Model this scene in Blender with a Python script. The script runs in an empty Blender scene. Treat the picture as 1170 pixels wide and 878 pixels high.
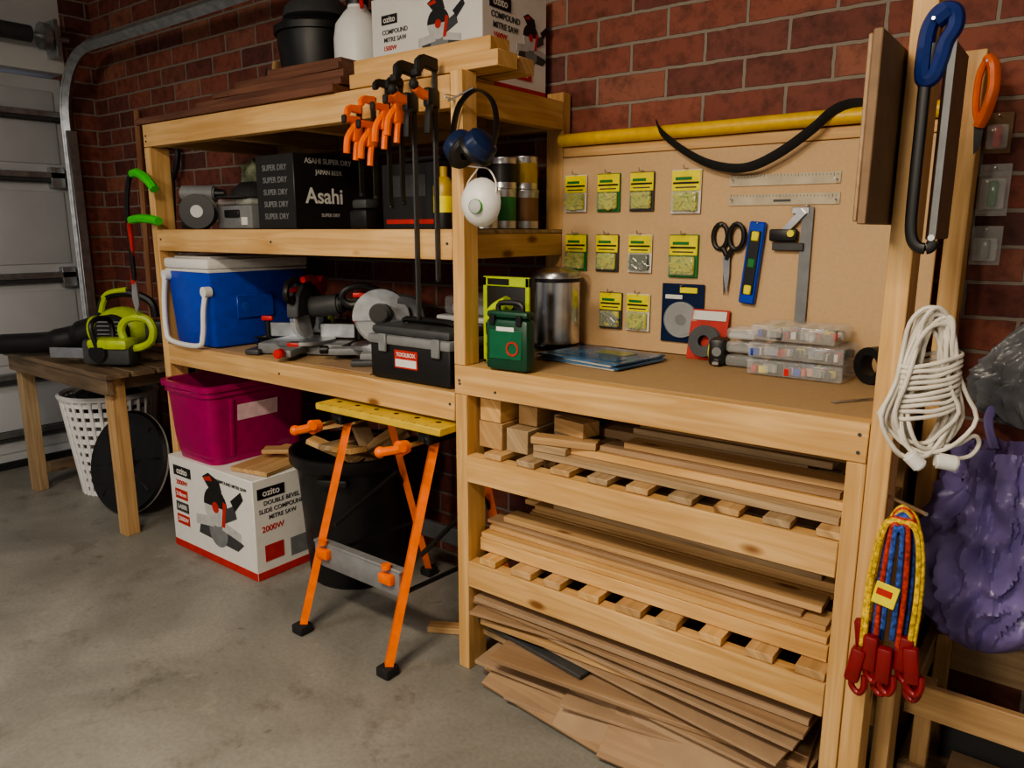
import bpy, bmesh, math, random
from mathutils import Matrix, Vector, Euler, noise
random.seed(7)
SC=bpy.context.scene
try:
    SC.view_settings.look='AgX - Medium High Contrast'
except Exception: pass
# ------------------------------------------------------------------ materials
MC={}
def newmat(name):
    m=bpy.data.materials.new(name); m.use_nodes=True
    nt=m.node_tree; b=nt.nodes['Principled BSDF']
    return m,nt,b
def N(nt,t,**k):
    n=nt.nodes.new(t)
    for a,v in k.items(): setattr(n,a,v)
    return n
def ramp(nt,stops):
    r=N(nt,'ShaderNodeValToRGB'); e=r.color_ramp.elements
    while len(e)<len(stops): e.new(.5)
    for i,(p,c) in enumerate(stops): e[i].position=p; e[i].color=(*c,1)
    return r
def mat(name,c,rough=.5,metal=0,var=.12,scale=25,bump=0,trans=0,alpha=1,emit=None):
    if name in MC: return MC[name]
    m,nt,b=newmat(name)
    tc=N(nt,'ShaderNodeTexCoord'); nz=N(nt,'ShaderNodeTexNoise'); nz.inputs['Scale'].default_value=scale; nz.inputs['Detail'].default_value=4
    nt.links.new(tc.outputs['Object'],nz.inputs['Vector'])
    r=ramp(nt,[(.3,tuple(x*(1-var) for x in c)),(.7,tuple(min(1,x*(1+var)) for x in c))])
    nt.links.new(nz.outputs['Fac'],r.inputs['Fac']); nt.links.new(r.outputs['Color'],b.inputs['Base Color'])
    b.inputs['Roughness'].default_value=rough; b.inputs['Metallic'].default_value=metal
    b.inputs['Transmission Weight'].default_value=trans; b.inputs['Alpha'].default_value=alpha
    if bump:
        bp=N(nt,'ShaderNodeBump'); bp.inputs['Strength'].default_value=bump; bp.inputs['Distance'].default_value=.01
        nt.links.new(nz.outputs['Fac'],bp.inputs['Height']); nt.links.new(bp.outputs['Normal'],b.inputs['Normal'])
    if emit: b.inputs['Emission Color'].default_value=(*emit[0],1); b.inputs['Emission Strength'].default_value=emit[1]
    MC[name]=m; return m
def wood(name,c1,c2,knots=True,rough=.55,gs=45):
    m,nt,b=newmat(name)
    uv=N(nt,'ShaderNodeUVMap'); mp=N(nt,'ShaderNodeMapping'); mp.inputs['Scale'].default_value=(2.2,gs,1)
    nz=N(nt,'ShaderNodeTexNoise'); nz.inputs['Scale'].default_value=1; nz.inputs['Detail'].default_value=5; nz.inputs['Distortion'].default_value=.9
    nt.links.new(uv.outputs['UV'],mp.inputs['Vector']); nt.links.new(mp.outputs['Vector'],nz.inputs['Vector'])
    r=ramp(nt,[(.32,c2),(.5,tuple((a+b_)/2 for a,b_ in zip(c1,c2))),(.62,c1)])
    nt.links.new(nz.outputs['Fac'],r.inputs['Fac']); out=r.outputs['Color']
    n2=N(nt,'ShaderNodeTexNoise'); n2.inputs['Scale'].default_value=3
    nt.links.new(uv.outputs['UV'],n2.inputs['Vector'])
    mx=N(nt,'ShaderNodeMix',data_type='RGBA',blend_type='MULTIPLY'); mx.inputs['Factor'].default_value=.6
    r2=ramp(nt,[(.3,(.72,.66,.58)),(.7,(1,1,1))]); nt.links.new(n2.outputs['Fac'],r2.inputs['Fac'])
    nt.links.new(out,mx.inputs['A']); nt.links.new(r2.outputs['Color'],mx.inputs['B']); out=mx.outputs['Result']
    if knots:
        m3=N(nt,'ShaderNodeMapping'); m3.inputs['Scale'].default_value=(3.2,9,1)
        vo=N(nt,'ShaderNodeTexVoronoi'); vo.inputs['Scale'].default_value=1
        nt.links.new(uv.outputs['UV'],m3.inputs['Vector']); nt.links.new(m3.outputs['Vector'],vo.inputs['Vector'])
        rk=ramp(nt,[(.06,(.25,.12,.05)),(.13,(1,1,1))]); nt.links.new(vo.outputs['Distance'],rk.inputs['Fac'])
        m4=N(nt,'ShaderNodeMix',data_type='RGBA',blend_type='MULTIPLY'); m4.inputs['Factor'].default_value=.85
        nt.links.new(out,m4.inputs['A']); nt.links.new(rk.outputs['Color'],m4.inputs['B']); out=m4.outputs['Result']
    nt.links.new(out,b.inputs['Base Color']); b.inputs['Roughness'].default_value=rough
    bp=N(nt,'ShaderNodeBump'); bp.inputs['Strength'].default_value=.15; bp.inputs['Distance'].default_value=.003
    nt.links.new(nz.outputs['Fac'],bp.inputs['Height']); nt.links.new(bp.outputs['Normal'],b.inputs['Normal'])
    MC[name]=m; return m
def brickmat(name,axis):
    m,nt,b=newmat(name)
    tc=N(nt,'ShaderNodeTexCoord'); sp=N(nt,'ShaderNodeSeparateXYZ'); cb=N(nt,'ShaderNodeCombineXYZ')
    nt.links.new(tc.outputs['Object'],sp.inputs[0]); nt.links.new(sp.outputs[axis],cb.inputs[0]); nt.links.new(sp.outputs['Z'],cb.inputs[1])
    wn=N(nt,'ShaderNodeTexNoise'); wn.inputs['Scale'].default_value=28; nt.links.new(cb.outputs[0],wn.inputs['Vector'])
    vm=N(nt,'ShaderNodeVectorMath',operation='MULTIPLY_ADD'); vm.inputs[1].default_value=(.007,.007,0)
    nt.links.new(wn.outputs['Color'],vm.inputs[0]); nt.links.new(cb.outputs[0],vm.inputs[2])
    br=N(nt,'ShaderNodeTexBrick'); br.offset=.5
    br.inputs['Scale'].default_value=1; br.inputs['Brick Width'].default_value=.257; br.inputs['Row Height'].default_value=.092
    br.inputs['Mortar Size'].default_value=.0062; br.inputs['Mortar Smooth'].default_value=.25; br.inputs['Bias'].default_value=0
    br.inputs['Color1'].default_value=(0,0,0,1); br.inputs['Color2'].default_value=(1,1,1,1); br.inputs['Mortar'].default_value=(0,0,0,1)
    nt.links.new(vm.outputs[0],br.inputs['Vector'])
    rc=ramp(nt,[(0,(.12,.045,.038)),(.3,(.22,.066,.046)),(.6,(.30,.095,.06)),(.85,(.17,.052,.042)),(1,(.35,.135,.085))])
    nt.links.new(br.outputs['Color'],rc.inputs['Fac'])
    nz=N(nt,'ShaderNodeTexNoise'); nz.inputs['Scale'].default_value=22; nz.inputs['Detail'].default_value=8; nz.inputs['Roughness'].default_value=.7
    nt.links.new(tc.outputs['Object'],nz.inputs['Vector'])
    rn=ramp(nt,[(.32,(.38,.38,.41)),(.55,(1,1,1)),(.75,(1.0,1.0,1.0))]); nt.links.new(nz.outputs['Fac'],rn.inputs['Fac'])
    mx=N(nt,'ShaderNodeMix',data_type='RGBA',blend_type='MULTIPLY'); mx.inputs['Factor'].default_value=.85
    nt.links.new(rc.outputs['Color'],mx.inputs['A']); nt.links.new(rn.outputs['Color'],mx.inputs['B'])
    mm=N(nt,'ShaderNodeMix',data_type='RGBA'); nt.links.new(br.outputs['Fac'],mm.inputs['Factor'])
    nt.links.new(mx.outputs['Result'],mm.inputs['A']); mm.inputs['B'].default_value=(.27,.225,.185,1)
    nt.links.new(mm.outputs['Result'],b.inputs['Base Color']); b.inputs['Roughness'].default_value=.75
    bp=N(nt,'ShaderNodeBump'); bp.inputs['Strength'].default_value=.8; bp.inputs['Distance'].default_value=.008; bp.invert=True
    ad=N(nt,'ShaderNodeMath',operation='MULTIPLY_ADD'); ad.inputs[1].default_value=-.35
    nt.links.new(nz.outputs['Fac'],ad.inputs[0]); nt.links.new(br.outputs['Fac'],ad.inputs[2])
    nt.links.new(ad.outputs[0],bp.inputs['Height']); nt.links.new(bp.outputs['Normal'],b.inputs['Normal'])
    return m
def concrete():
    m,nt,b=newmat('concrete')
    tc=N(nt,'ShaderNodeTexCoord')
    a=N(nt,'ShaderNodeTexNoise'); a.inputs['Scale'].default_value=1.7; a.inputs['Detail'].default_value=8; a.inputs['Roughness'].default_value=.62; a.inputs['Distortion'].default_value=.5
    c=N(nt,'ShaderNodeTexNoise'); c.inputs['Scale'].default_value=70; c.inputs['Detail'].default_value=4
    d=N(nt,'ShaderNodeTexNoise'); d.inputs['Scale'].default_value=4.2; d.inputs['Detail'].default_value=6; d.inputs['Roughness'].default_value=.72
    e=N(nt,'ShaderNodeTexNoise'); e.inputs['Scale'].default_value=9; e.inputs['Detail'].default_value=3; e.inputs['Distortion'].default_value=1.2
    for n in (a,c,d,e): nt.links.new(tc.outputs['Object'],n.inputs['Vector'])
    r=ramp(nt,[(.3,(.185,.18,.16)),(.52,(.27,.262,.235)),(.72,(.35,.34,.30))]); nt.links.new(a.outputs['Fac'],r.inputs['Fac'])
    r2=ramp(nt,[(.35,(.86,.86,.86)),(.65,(1,1,1))]); nt.links.new(c.outputs['Fac'],r2.inputs['Fac'])
    r3=ramp(nt,[(.30,(.60,.58,.53)),(.44,(1,1,1)),(.62,(1,1,1)),(.72,(1.25,1.22,1.15))]); nt.links.new(d.outputs['Fac'],r3.inputs['Fac'])
    r4=ramp(nt,[(.24,(.6,.57,.5)),(.31,(1,1,1)),(.72,(1,1,1)),(.76,(1.35,1.33,1.25))]); nt.links.new(e.outputs['Fac'],r4.inputs['Fac'])
    out=r.outputs['Color']
    for o2,f in ((r2,1),(r3,.85),(r4,.7)):
        mx=N(nt,'ShaderNodeMix',data_type='RGBA',blend_type='MULTIPLY'); mx.inputs['Factor'].default_value=f
        nt.links.new(out,mx.inputs['A']); nt.links.new(o2.outputs['Color'],mx.inputs['B']); out=mx.outputs['Result']
    nt.links.new(out,b.inputs['Base Color'])
    rr=ramp(nt,[(.3,(.4,.4,.4)),(.7,(.6,.6,.6))]); nt.links.new(a.outputs['Fac'],rr.inputs['Fac']); nt.links.new(rr.outputs['Color'],b.inputs['Roughness'])
    return m
PINE=wood('pine',(.78,.51,.235),(.60,.35,.13))
PINE2=wood('pine_aged',(.64,.42,.21),(.44,.27,.12))
PINE3=wood('pine_grey',(.50,.37,.225),(.32,.22,.125))
DECK=wood('merbau_decking',(.20,.085,.05),(.11,.045,.028),knots=False)
OLD=wood('weathered_wood',(.23,.165,.105),(.12,.085,.055),gs=30)
MDF=mat('mdf',(.45,.30,.155),.7,var=.05,scale=90)
MDFB=mat('mdf_panel',(.62,.42,.235),.7,var=.04,scale=120)
PLY=wood('plywood_brown',(.43,.29,.175),(.33,.215,.125),knots=False)
BLK=mat('black_plastic',(.012,.012,.013),.42)
BLKR=mat('black_rubber',(.016,.016,.017),.7)
DKG=mat('dark_grey_plastic',(.055,.058,.062),.5)
GRY=mat('grey_plastic',(.2,.21,.22),.5)
LGR=mat('light_grey',(.5,.5,.5),.5)
STL=mat('steel',(.55,.55,.56),.3,1)
ALU=mat('galvanised_steel',(.5,.52,.54),.42,1,var=.2)
BLADE=mat('blade_steel',(.6,.61,.63),.28,.9)
ORG=mat('orange_plastic',(.95,.17,.01),.4)
RED=mat('red_plastic',(.6,.02,.015),.4)
WHT=mat('white_plastic',(.78,.78,.76),.4,var=.03)
CWHT=mat('white_cord',(.72,.68,.6),.5)
BLU=mat('blue_plastic',(.005,.055,.5),.35)
BLUH=mat('blue_handle',(.01,.03,.18),.4)
NAVY=mat('navy_plastic',(.008,.02,.07),.3)
LIME=mat('lime_plastic',(.42,.55,.03),.4)
GRN=mat('green_plastic',(.02,.2,.05),.4)
BGRN=mat('bright_green_grip',(.05,.55,.03),.4)
YEL=mat('yellow_print',(.9,.78,.02),.5)
PLUG=mat('wall_plug_yellow',(.75,.72,.04),.5)
YELT=mat('yellow_vinyl',(.75,.47,.03),.4,var=.1,scale=40,bump=.1)
YWD=mat('yellow_laminate',(.66,.46,.06),.5)
PINK=mat('pink_plastic',(.40,.006,.12),.3,trans=.1)
CARD=mat('white_card',(.74,.73,.70),.6,var=.03)
CARDR=mat('red_card',(.5,.03,.02),.6)
BCARD=mat('black_card',(.018,.017,.018),.45)
BROWNC=mat('brown_card',(.24,.15,.085),.7)
BC2=mat('cardboard',(.38,.26,.16),.75,var=.1,scale=12)
CLR=mat('clear_plastic',(.8,.83,.83),.12,alpha=.28,var=.02)
CLRD=mat('clear_blister',(.55,.6,.45),.12,alpha=.35,var=.02)
DOORP=mat('door_paint',(.5,.52,.55),.5,var=.05,scale=4)
PURP=mat('purple_bag_plastic',(.27,.22,.52),.3,var=.25,trans=.0,alpha=.82,bump=.5,scale=11)
BAGB=mat('grey_bag_plastic',(.22,.23,.25),.2,var=.3,alpha=.7,bump=.6,scale=12)
PAINT=mat('paint_white',(.62,.63,.63),.6,var=.03,scale=3)
DGRN=mat('dark_green',(.008,.06,.03),.4); DGRN2=mat('dark_green_label',(.015,.13,.06),.35)

# ------------------------------------------------------------------ geometry helper
def T(x=0,y=0,z=0,rx=0,ry=0,rz=0):
    return Matrix.Translation((x,y,z)) @ Euler((math.radians(rx),math.radians(ry),math.radians(rz)),'XYZ').to_matrix().to_4x4()
def cr(P,n=6,closed=False):
    P=[Vector(p) for p in P]; out=[]; L=len(P)
    rng=range(L if closed else L-1)
    for i in rng:
        if closed: a,b,c,d=P[(i-1)%L],P[i],P[(i+1)%L],P[(i+2)%L]
        else: a,b,c,d=P[max(i-1,0)],P[i],P[i+1],P[min(i+2,L-1)]
        for k in range(n):
            t=k/n
            out.append(.5*((2*b)+(c-a)*t+(2*a-5*b+4*c-d)*t*t+(3*b-a-3*c+d)*t**3))
    if not closed: out.append(P[-1])
    return out
class Ob:
    def __init__(s,name,M=None):
        s.name=name; s.bm=bmesh.new(); s.uv=s.bm.loops.layers.uv.new('UVMap'); s.mats=[]; s.M=M or Matrix()
    def mi(s,m):
        if m not in s.mats: s.mats.append(m)
        return s.mats.index(m)
    def commit(s,t,m,M=None,smooth=True,keepuv=False):
        i=s.mi(m)
        if 'UVMap' not in t.loops.layers.uv: 
            u=t.loops.layers.uv.new('UVMap')
            for f in t.faces:
                for l in f.loops: l[u].uv=(l.vert.co.x*.5+l.vert.co.z, l.vert.co.y)
        for f in t.faces: f.material_index=i; f.smooth=smooth
        t.transform(s.M@(M or Matrix()))
        me=bpy.data.meshes.new('t'); t.to_mesh(me); t.free(); s.bm.from_mesh(me); bpy.data.meshes.remove(me)
    def box(s,c,d,m,rot=(0,0,0),bev=.002,taper=1,M=None):
        t=bmesh.new(); bmesh.ops.create_cube(t,size=1)
        for v in t.verts:
            k=taper if v.co.z<0 else 1
            v.co=Vector((v.co.x*d[0]*k,v.co.y*d[1]*k,v.co.z*d[2]))
        bev=min(bev,min(d)*.45)
        if bev>0: bmesh.ops.bevel(t,geom=list(t.edges),offset=bev,segments=2 if bev>.004 else 1,affect='EDGES',profile=.5)
        u=t.loops.layers.uv.new('UVMap'); ax=max(range(3),key=lambda i:d[i]); o1,o2=random.random()*20,random.random()*20
        oth=[i for i in range(3) if i!=ax]
        for f in t.faces:
            for l in f.loops:
                co=l.vert.co; l[u].uv=(co[ax]+o1,co[oth[0]]+co[oth[1]]*.83+o2)
        MM=T(*c,*rot)
        if M: MM=M@MM
        s.commit(t,m,MM)
    def bx(s,x0,x1,y0,y1,z0,z1,m,bev=.002):
        s.box(((x0+x1)/2,(y0+y1)/2,(z0+z1)/2),(abs(x1-x0),abs(y1-y0),abs(z1-z0)),m,bev=bev)
    def cyl(s,p0,p1,r,m,r2=None,seg=20,caps=True,bev=0):
        p0,p1=Vector(p0),Vector(p1); d=p1-p0; L=d.length
        t=bmesh.new(); bmesh.ops.create_cone(t,cap_ends=caps,segments=seg,radius1=r,radius2=r if r2 is None else r2,depth=L)
        if bev: bmesh.ops.bevel(t,geom=[e for e in t.edges if abs(e.verts[0].co.z-e.verts[1].co.z)<1e-6],offset=bev,segments=2,affect='EDGES')
        q=Vector((0,0,1)).rotation_difference(d.normalized()).to_matrix().to_4x4()
        s.commit(t,m,Matrix.Translation((p0+p1)/2)@q)
    def sph(s,c,r,m,sc=(1,1,1),rot=(0,0,0),sub=2):
        t=bmesh.new(); bmesh.ops.create_icosphere(t,subdivisions=sub+1,radius=r)
        s.commit(t,m,T(*c,*rot)@Matrix.Diagonal((*sc,1)))
    def blob(s,c,r,m,seed=0,f1=2.3,a1=.25,f2=6,a2=.12,rz=0):
        t=bmesh.new(); bmesh.ops.create_icosphere(t,subdivisions=4,radius=1)
        for v in t.verts:
            n=v.co.copy(); k=1+a1*noise.noise(n*f1+Vector((seed,0,0)))+a2*noise.noise(n*f2+Vector((0,seed,0))); v.co=Vector((n.x*r[0]*k,n.y*r[1]*k,max(-.85,n.z*k)*r[2]))
        s.commit(t,m,T(*c,0,0,rz))
    def lathe(s,prof,m,M=None,seg=28,fold=None):
        t=bmesh.new(); rings=[]
        for k,(r,z) in enumerate(prof):
            if r<1e-5: rings.append([t.verts.new((0,0,z))]); continue
            ring=[]
            for i in range(seg):
                a=2*math.pi*i/seg; rr=r
                if fold: rr=r*(1+fold(a,z,k))
                ring.append(t.verts.new((rr*math.cos(a),rr*math.sin(a),z)))
            rings.append(ring)
        for A,B in zip(rings,rings[1:]):
            if len(A)==1 and len(B)==1: continue
            for i in range(seg):
                j=(i+1)%seg
                if len(A)==1: t.faces.new((A[0],B[i],B[j]))
                elif len(B)==1: t.faces.new((A[j],A[i],B[0]))
                else: t.faces.new((A[i],A[j],B[j],B[i]))
        bmesh.ops.recalc_face_normals(t,faces=t.faces)
        s.commit(t,m,M)
    def tube(s,P,r,m,seg=8,closed=False,r2=None,up=None,smoothn=0,M=None):
        if smoothn: P=cr(P,smoothn,closed)
        P=[Vector(p) for p in P]; n=len(P); t=bmesh.new(); rings=[]
        def tang(i):
            if closed: return (P[(i+1)%n]-P[(i-1)%n]).normalized()
            return (P[min(i+1,n-1)]-P[max(i-1,0)]).normalized()
        t0=tang(0); nv=Vector(up) if up else (Vector((0,0,1)) if abs(t0.z)<.9 else Vector((1,0,0)))
        nv=(nv-t0*nv.dot(t0)).normalized()
        for i in range(n):
            tt=tang(i)
            if up: nv=Vector(up)
            nv=(nv-tt*nv.dot(tt)).normalized(); bn=tt.cross(nv)
            ra=r[min(i,len(r)-1)] if isinstance(r,(list,tuple)) else r; rb=(r2 if r2 is not None else ra)
            rings.append([t.verts.new(P[i]+nv*ra*math.cos(2*math.pi*k/seg)+bn*rb*math.sin(2*math.pi*k/seg)) for k in range(seg)])
        for i in range(n if closed else n-1):
            A,B=rings[i],rings[(i+1)%n]
            for k in range(seg): t.faces.new((A[k],A[(k+1)%seg],B[(k+1)%seg],B[k]))
        if not closed: t.faces.new(rings[0][::-1]); t.faces.new(rings[-1])
        bmesh.ops.recalc_face_normals(t,faces=t.faces)
        s.commit(t,m,M)
    def prism(s,pts,th,m,M=None,bev=0):
        t=bmesh.new(); vs=[t.verts.new((x,y,0)) for x,y in pts]; f=t.faces.new(vs)
        r=bmesh.ops.extrude_face_region(t,geom=[f]); bmesh.ops.translate(t,verts=[v for v in r['geom'] if isinstance(v,bmesh.types.BMVert)],vec=(0,0,th))
        bmesh.ops.recalc_face_normals(t,faces=t.faces)
        if bev: bmesh.ops.bevel(t,geom=list(t.edges),offset=bev,segments=2,affect='EDGES')
        s.commit(t,m,M)
    def text(s,st,size,m,M,ex=.0006):
        cu=bpy.data.curves.new('t','FONT'); cu.body=st; cu.size=size; cu.extrude=ex; cu.align_x='CENTER'; cu.align_y='CENTER'; cu.offset=size*.015
        o=bpy.data.objects.new('t',cu); SC.collection.objects.link(o); bpy.context.view_layer.update()
        me=bpy.data.meshes.new_from_object(o.evaluated_get(bpy.context.evaluated_depsgraph_get()))
        t=bmesh.new(); t.from_mesh(me); bpy.data.objects.remove(o); bpy.data.meshes.remove(me)
        for l in list(t.loops.layers.uv): t.loops.layers.uv.remove(l)
        s.commit(t,m,M,smooth=False)
    def done(s):
        for e in s.bm.edges:
            if len(e.link_faces)==2 and e.calc_face_angle(0)>.65: e.smooth=False
        me=bpy.data.meshes.new(s.name); s.bm.to_mesh(me); s.bm.free()
        for m in s.mats: me.materials.append(m)
        o=bpy.data.objects.new(s.name,me); SC.collection.objects.link(o); return o
FR=lambda x,y,z,rz=0,ry=0: T(x,y,z,0,0,rz)@T(0,0,0,90,0,0)@T(0,0,0,0,0,ry)   # xy-plane -> facing -y
RT=lambda x,y,z: T(x,y,z,90,0,90)                    # facing +x

# ------------------------------------------------------------------ room
WY=2.335; DX=-5.03
o=Ob('floor'); o.bx(-5.3,2.2,-4,2.6,-.12,0,concrete(),bev=0); o.done()
o=Ob('wall_back'); o.bx(-5.3,2.2,WY,2.6,0,2.8,brickmat('brick_back','X'),bev=0); o.done()
bl=brickmat('brick_left','Y')
o=Ob('wall_left'); o.bx(-5.3,DX+.02,2.16,WY-.001,0,2.8,bl,bev=0); o.bx(-5.3,DX+.02,-4,2.16,2.33,2.8,PAINT,bev=0); o.bx(-5.3,DX+.02,-4,-2.9,0,2.33,bl,bev=0); o.done()
o=Ob('ceiling'); o.bx(-5.3,2.2,-4,2.6,2.8,2.9,PAINT,bev=0); o.done()
o=Ob('wall_right'); o.bx(2.2,2.3,-4,2.6,0,2.8,PAINT,bev=0); o.done()
# garage door
o=Ob('door_1')
zs=[0.01,.545,1.136,1.728,2.31]
for a,b in zip(zs,zs[1:]):
    o.bx(-5.12,-5.075,-2.88,2.155,a+.006,b-.004,DOORP,bev=.004)
    for k in range(6):
        y1=2.1-k*.83; o.bx(-5.08,-5.066,y1-.74,y1,a+.08,b-.08,DOORP,bev=.012)
for z in (.2,.545,1.136,1.728,2.08):
    o.bx(-5.075,-5.03,-2.88,2.13,z-.028,z+.03,DKG,bev=.004); o.bx(-5.05,-5.02,-2.88,2.13,z-.004,z+.03,ALU,bev=.002)
o.bx(-5.1,-5.04,-2.88,2.15,.001,.04,BLKR)
for z in zs[1:4]+[.06]: o.bx(-5.07,-5.02,2.02,2.1,z-.06,z+.06,ALU)
o.done()
o=Ob('garage_door_track')
pts=[(-4.965,2.12,.0),(-4.965,2.12,1.0),(-4.965,2.12,2.05)]+[(-4.965+.38*(1-math.cos(a)),2.12,2.05+.38*math.sin(a)) for a in [i*math.pi/16 for i in range(1,9)]]+[(-3.6,2.12,2.43),(-2.6,2.12,2.44)]
o.tube(pts,.032,ALU,seg=4,up=(0,1,0)); 
o.tube([(p[0]+.001,p[1]-.03,p[2]) for p in pts],.006,ALU,seg=4)
o.bx(-5.005,-4.93,2.1,2.155,.0,2.0,ALU)
o.cyl((-4.9,-2.5,2.5),(-4.9,2.15,2.5),.015,ALU); o.cyl((-4.9,1.2,2.5),(-4.9,1.95,2.5),.045,DKG)
o.cyl((-4.9,2.0,2.5),(-4.9,2.04,2.5),.075,ALU); o.bx(-5.01,-4.87,2.07,2.09,2.4,2.6,ALU)
o.cyl((-2.75,2.12,2.44),(-2.75,2.12,2.8),.01,ALU)
o.done()

# ------------------------------------------------------------------ shelving unit (left) and workbench (right)
YF=1.685; YB=2.27
o=Ob('wooden_shelving_unit')
o.bx(-3.25,-3.205,YF,YF+.085,0,1.76,PINE); o.bx(-3.25,-3.205,2.235,2.32,0,1.76,PINE2)
o.bx(-1.585,-1.515,2.275,2.32,0,1.885,PINE)
o.bx(-3.25,-1.512,YF,YF+.045,1.762,1.853,PINE)
o.bx(-3.25,-1.59,2.275,2.32,1.762,1.853,PINE2)
for z in (1.422,.928):
    o.bx(-3.203,-1.512,YF,YF+.045,z-.09,z,PINE); o.bx(-3.203,-1.59,2.275,2.32,z-.09,z,PINE2)
    o.bx(-3.203,-1.512,YF+.046,2.274,z-.013,z,PINE3 if z>1 else MDF)
    o.bx(-1.558,-1.513,YF+.047,2.273,z-.09,z-.014,PINE)
    for x in (-3.2,-2.6,-2.05): o.bx(x,x+.045,YF+.047,2.273,z-.09,z-.014,PINE2)
o.bx(-1.56,-1.514,YF+.047,2.273,1.76,1.853,PINE)
for x in (-3.2,-2.75,-2.3,-1.9): o.bx(x,x+.045,YF+.047,2.273,1.765,1.838,PINE2)
o.bx(-3.25,-1.562,YF+.046,2.32,1.84,1.853,PINE2)
for x,z in ((-3.228,1.807),(-3.228,1.785),(-3.18,1.38),(-1.53,1.38),(-2.4,1.377),(-2.4,.885),(-1.53,.89)):
    o.cyl((x,YF-.003,z),(x,YF+.01,z),.004,DKG)
o.done()
o=Ob('wooden_workbench')
o.bx(-1.51,-1.465,YF,YF+.065,1.018,1.862,PINE); o.bx(-1.51,-1.465,YF+.002,YF+.09,0,.926,PINE)
o.bx(-1.51,-.332,YF,YF+.045,.927,1.017,PINE)
o.bx(-.372,-.332,YF+.002,YF+.09,0,.926,PINE)
o.bx(-.33,-.285,YF,YF+.09,0,1.87,PINE)
o.bx(-.31,-.262,2.235,2.325,0,1.85,PINE)
o.bx(-1.51,-.332,YF+.046,2.268,1.001,1.017,MDF)
o.bx(-1.51,-1.465,2.18,2.268,0,1.0,PINE2); o.bx(-.372,-.332,2.18,2.268,0,1.0,PINE2)
o.bx(-1.464,-.373,2.22,2.265,.91,1.0,PINE2)
for z in (.65,.298):
    o.bx(-1.464,-.373,YF,YF+.045,z,z+.086,PINE); o.bx(-1.464,-.373,2.2,2.245,z,z+.086,PINE2)
    o.bx(-1.51,-1.47,YF+.092,2.178,z,z+.086,PINE2); o.bx(-.37,-.334,YF+.092,2.178,z,z+.086,PINE2)
for k in range(9):
    x=-1.42+k*.122
    o.bx(x,x+.068+random.uniform(-.01,.01),YF+.004,2.24,.386,.408,PINE2 if k%3 else PINE)
    o.bx(x+.02,x+.085,YF+.006,2.24,.738,.756,PINE3 if k%2 else PINE2)
o.bx(-1.512,-.33,2.27,2.284,1.018,1.665,MDFB); o.bx(-1.512,-.32,2.272,2.31,1.667,1.70,PINE)
for x,z in ((-1.49,.97),(-1.35,.95),(-.35,.99),(-.35,.95),(-1.488,.96)): o.cyl((x,YF-.002,z),(x,YF+.01,z),.004,DKG)
o.done()

# ------------------------------------------------------------------ lumber stacks
def bd(o,x0,x1,y0,y1,z0,z1,m,rz=0,rx=0,ry=0):
    o.box(((x0+x1)/2,(y0+y1)/2,(z0+z1)/2),(x1-x0,y1-y0,z1-z0),m,rot=(rx,ry,rz),bev=.0015)
def stack(o,xa,xb,ya,yb,zb,ztop,mats,rnd,f0=.42):
    """columns of boards lying along x, heights rising toward the back"""
    y=ya
    while y<yb-.05:
        w=rnd.choice([.07,.09,.09,.12]); w=min(w,yb-y); z=zb; f=(y-ya)/(yb-ya)
        lim=zb+(ztop-zb)*(f0+(1-f0)*f)
        while z<lim:
            h=rnd.choice([.012,.018,.02,.028,.035]); x0=xa+rnd.uniform(0,.12)+ (.08 if z>zb+.6*(lim-zb) else 0); x1=xb-rnd.choice([0,0,.01,.02,.03,.06,.12])
            bd(o,x0,x1,y+.003+rnd.uniform(0,.014),y+w-.003,z,z+h-.0015,rnd.choice(mats),rz=rnd.uniform(-.45,.45)); z+=h
        y+=w+.004
o=Ob('stacked_timber_boards')
R=random.Random(5)
bd(o,-1.455,-.385,1.735,1.79,.410,.452,PINE); bd(o,-1.45,-.39,1.738,1.83,.453,.471,PINE,rz=.3); bd(o,-1.45,-.39,1.80,1.86,.410,.452,PINE2)
bd(o,-1.44,-.40,1.765,1.85,.472,.486,PINE2); bd(o,-1.46,-.46,1.775,1.855,.487,.499,PLY,rz=-.5); bd(o,-1.40,-.42,1.79,1.86,.501,.519,PINE2,rz=.4)
stack(o,-1.46,-.385,1.868,2.19,.410,.635,[PINE,PINE2,PINE2,PINE3,PLY,PINE2,DECK],R,.66)
o.done()
o=Ob('stacked_timber_offcuts')
bd(o,-1.455,-1.365,1.735,2.1,.757,.84,PINE2); bd(o,-1.45,-1.37,1.735,2.05,.842,.92,PINE); bd(o,-1.355,-1.275,1.745,2.15,.757,.83,PINE3)
bd(o,-1.35,-1.28,1.80,2.1,.832,.90,PINE2); bd(o,-1.265,-1.18,1.86,2.0,.80,.865,PINE3,rz=8)
bd(o,-1.25,-.385,1.735,1.86,.757,.777,PINE3,rz=-.4); bd(o,-1.18,-.385,1.775,1.86,.778,.800,PINE); bd(o,-1.05,-.40,1.785,1.865,.801,.818,PLY); bd(o,-.98,-.39,1.80,1.87,.819,.837,PINE2,rz=.5)
bd(o,-1.26,-1.06,1.75,1.80,.802,.824,PINE2,rz=14); bd(o,-1.22,-1.10,1.80,1.87,.825,.87,PINE2,rz=-12); bd(o,-1.25,-1.14,1.74,1.78,.778,.80,PINE3,rz=4)
stack(o,-1.16,-.385,1.878,2.19,.757,.93,[PINE,PINE2,PINE3,PINE2,PLY,PINE2],R,.62)
o.done()
o=Ob('plywood_offcut_sheets')
z=.001
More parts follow.
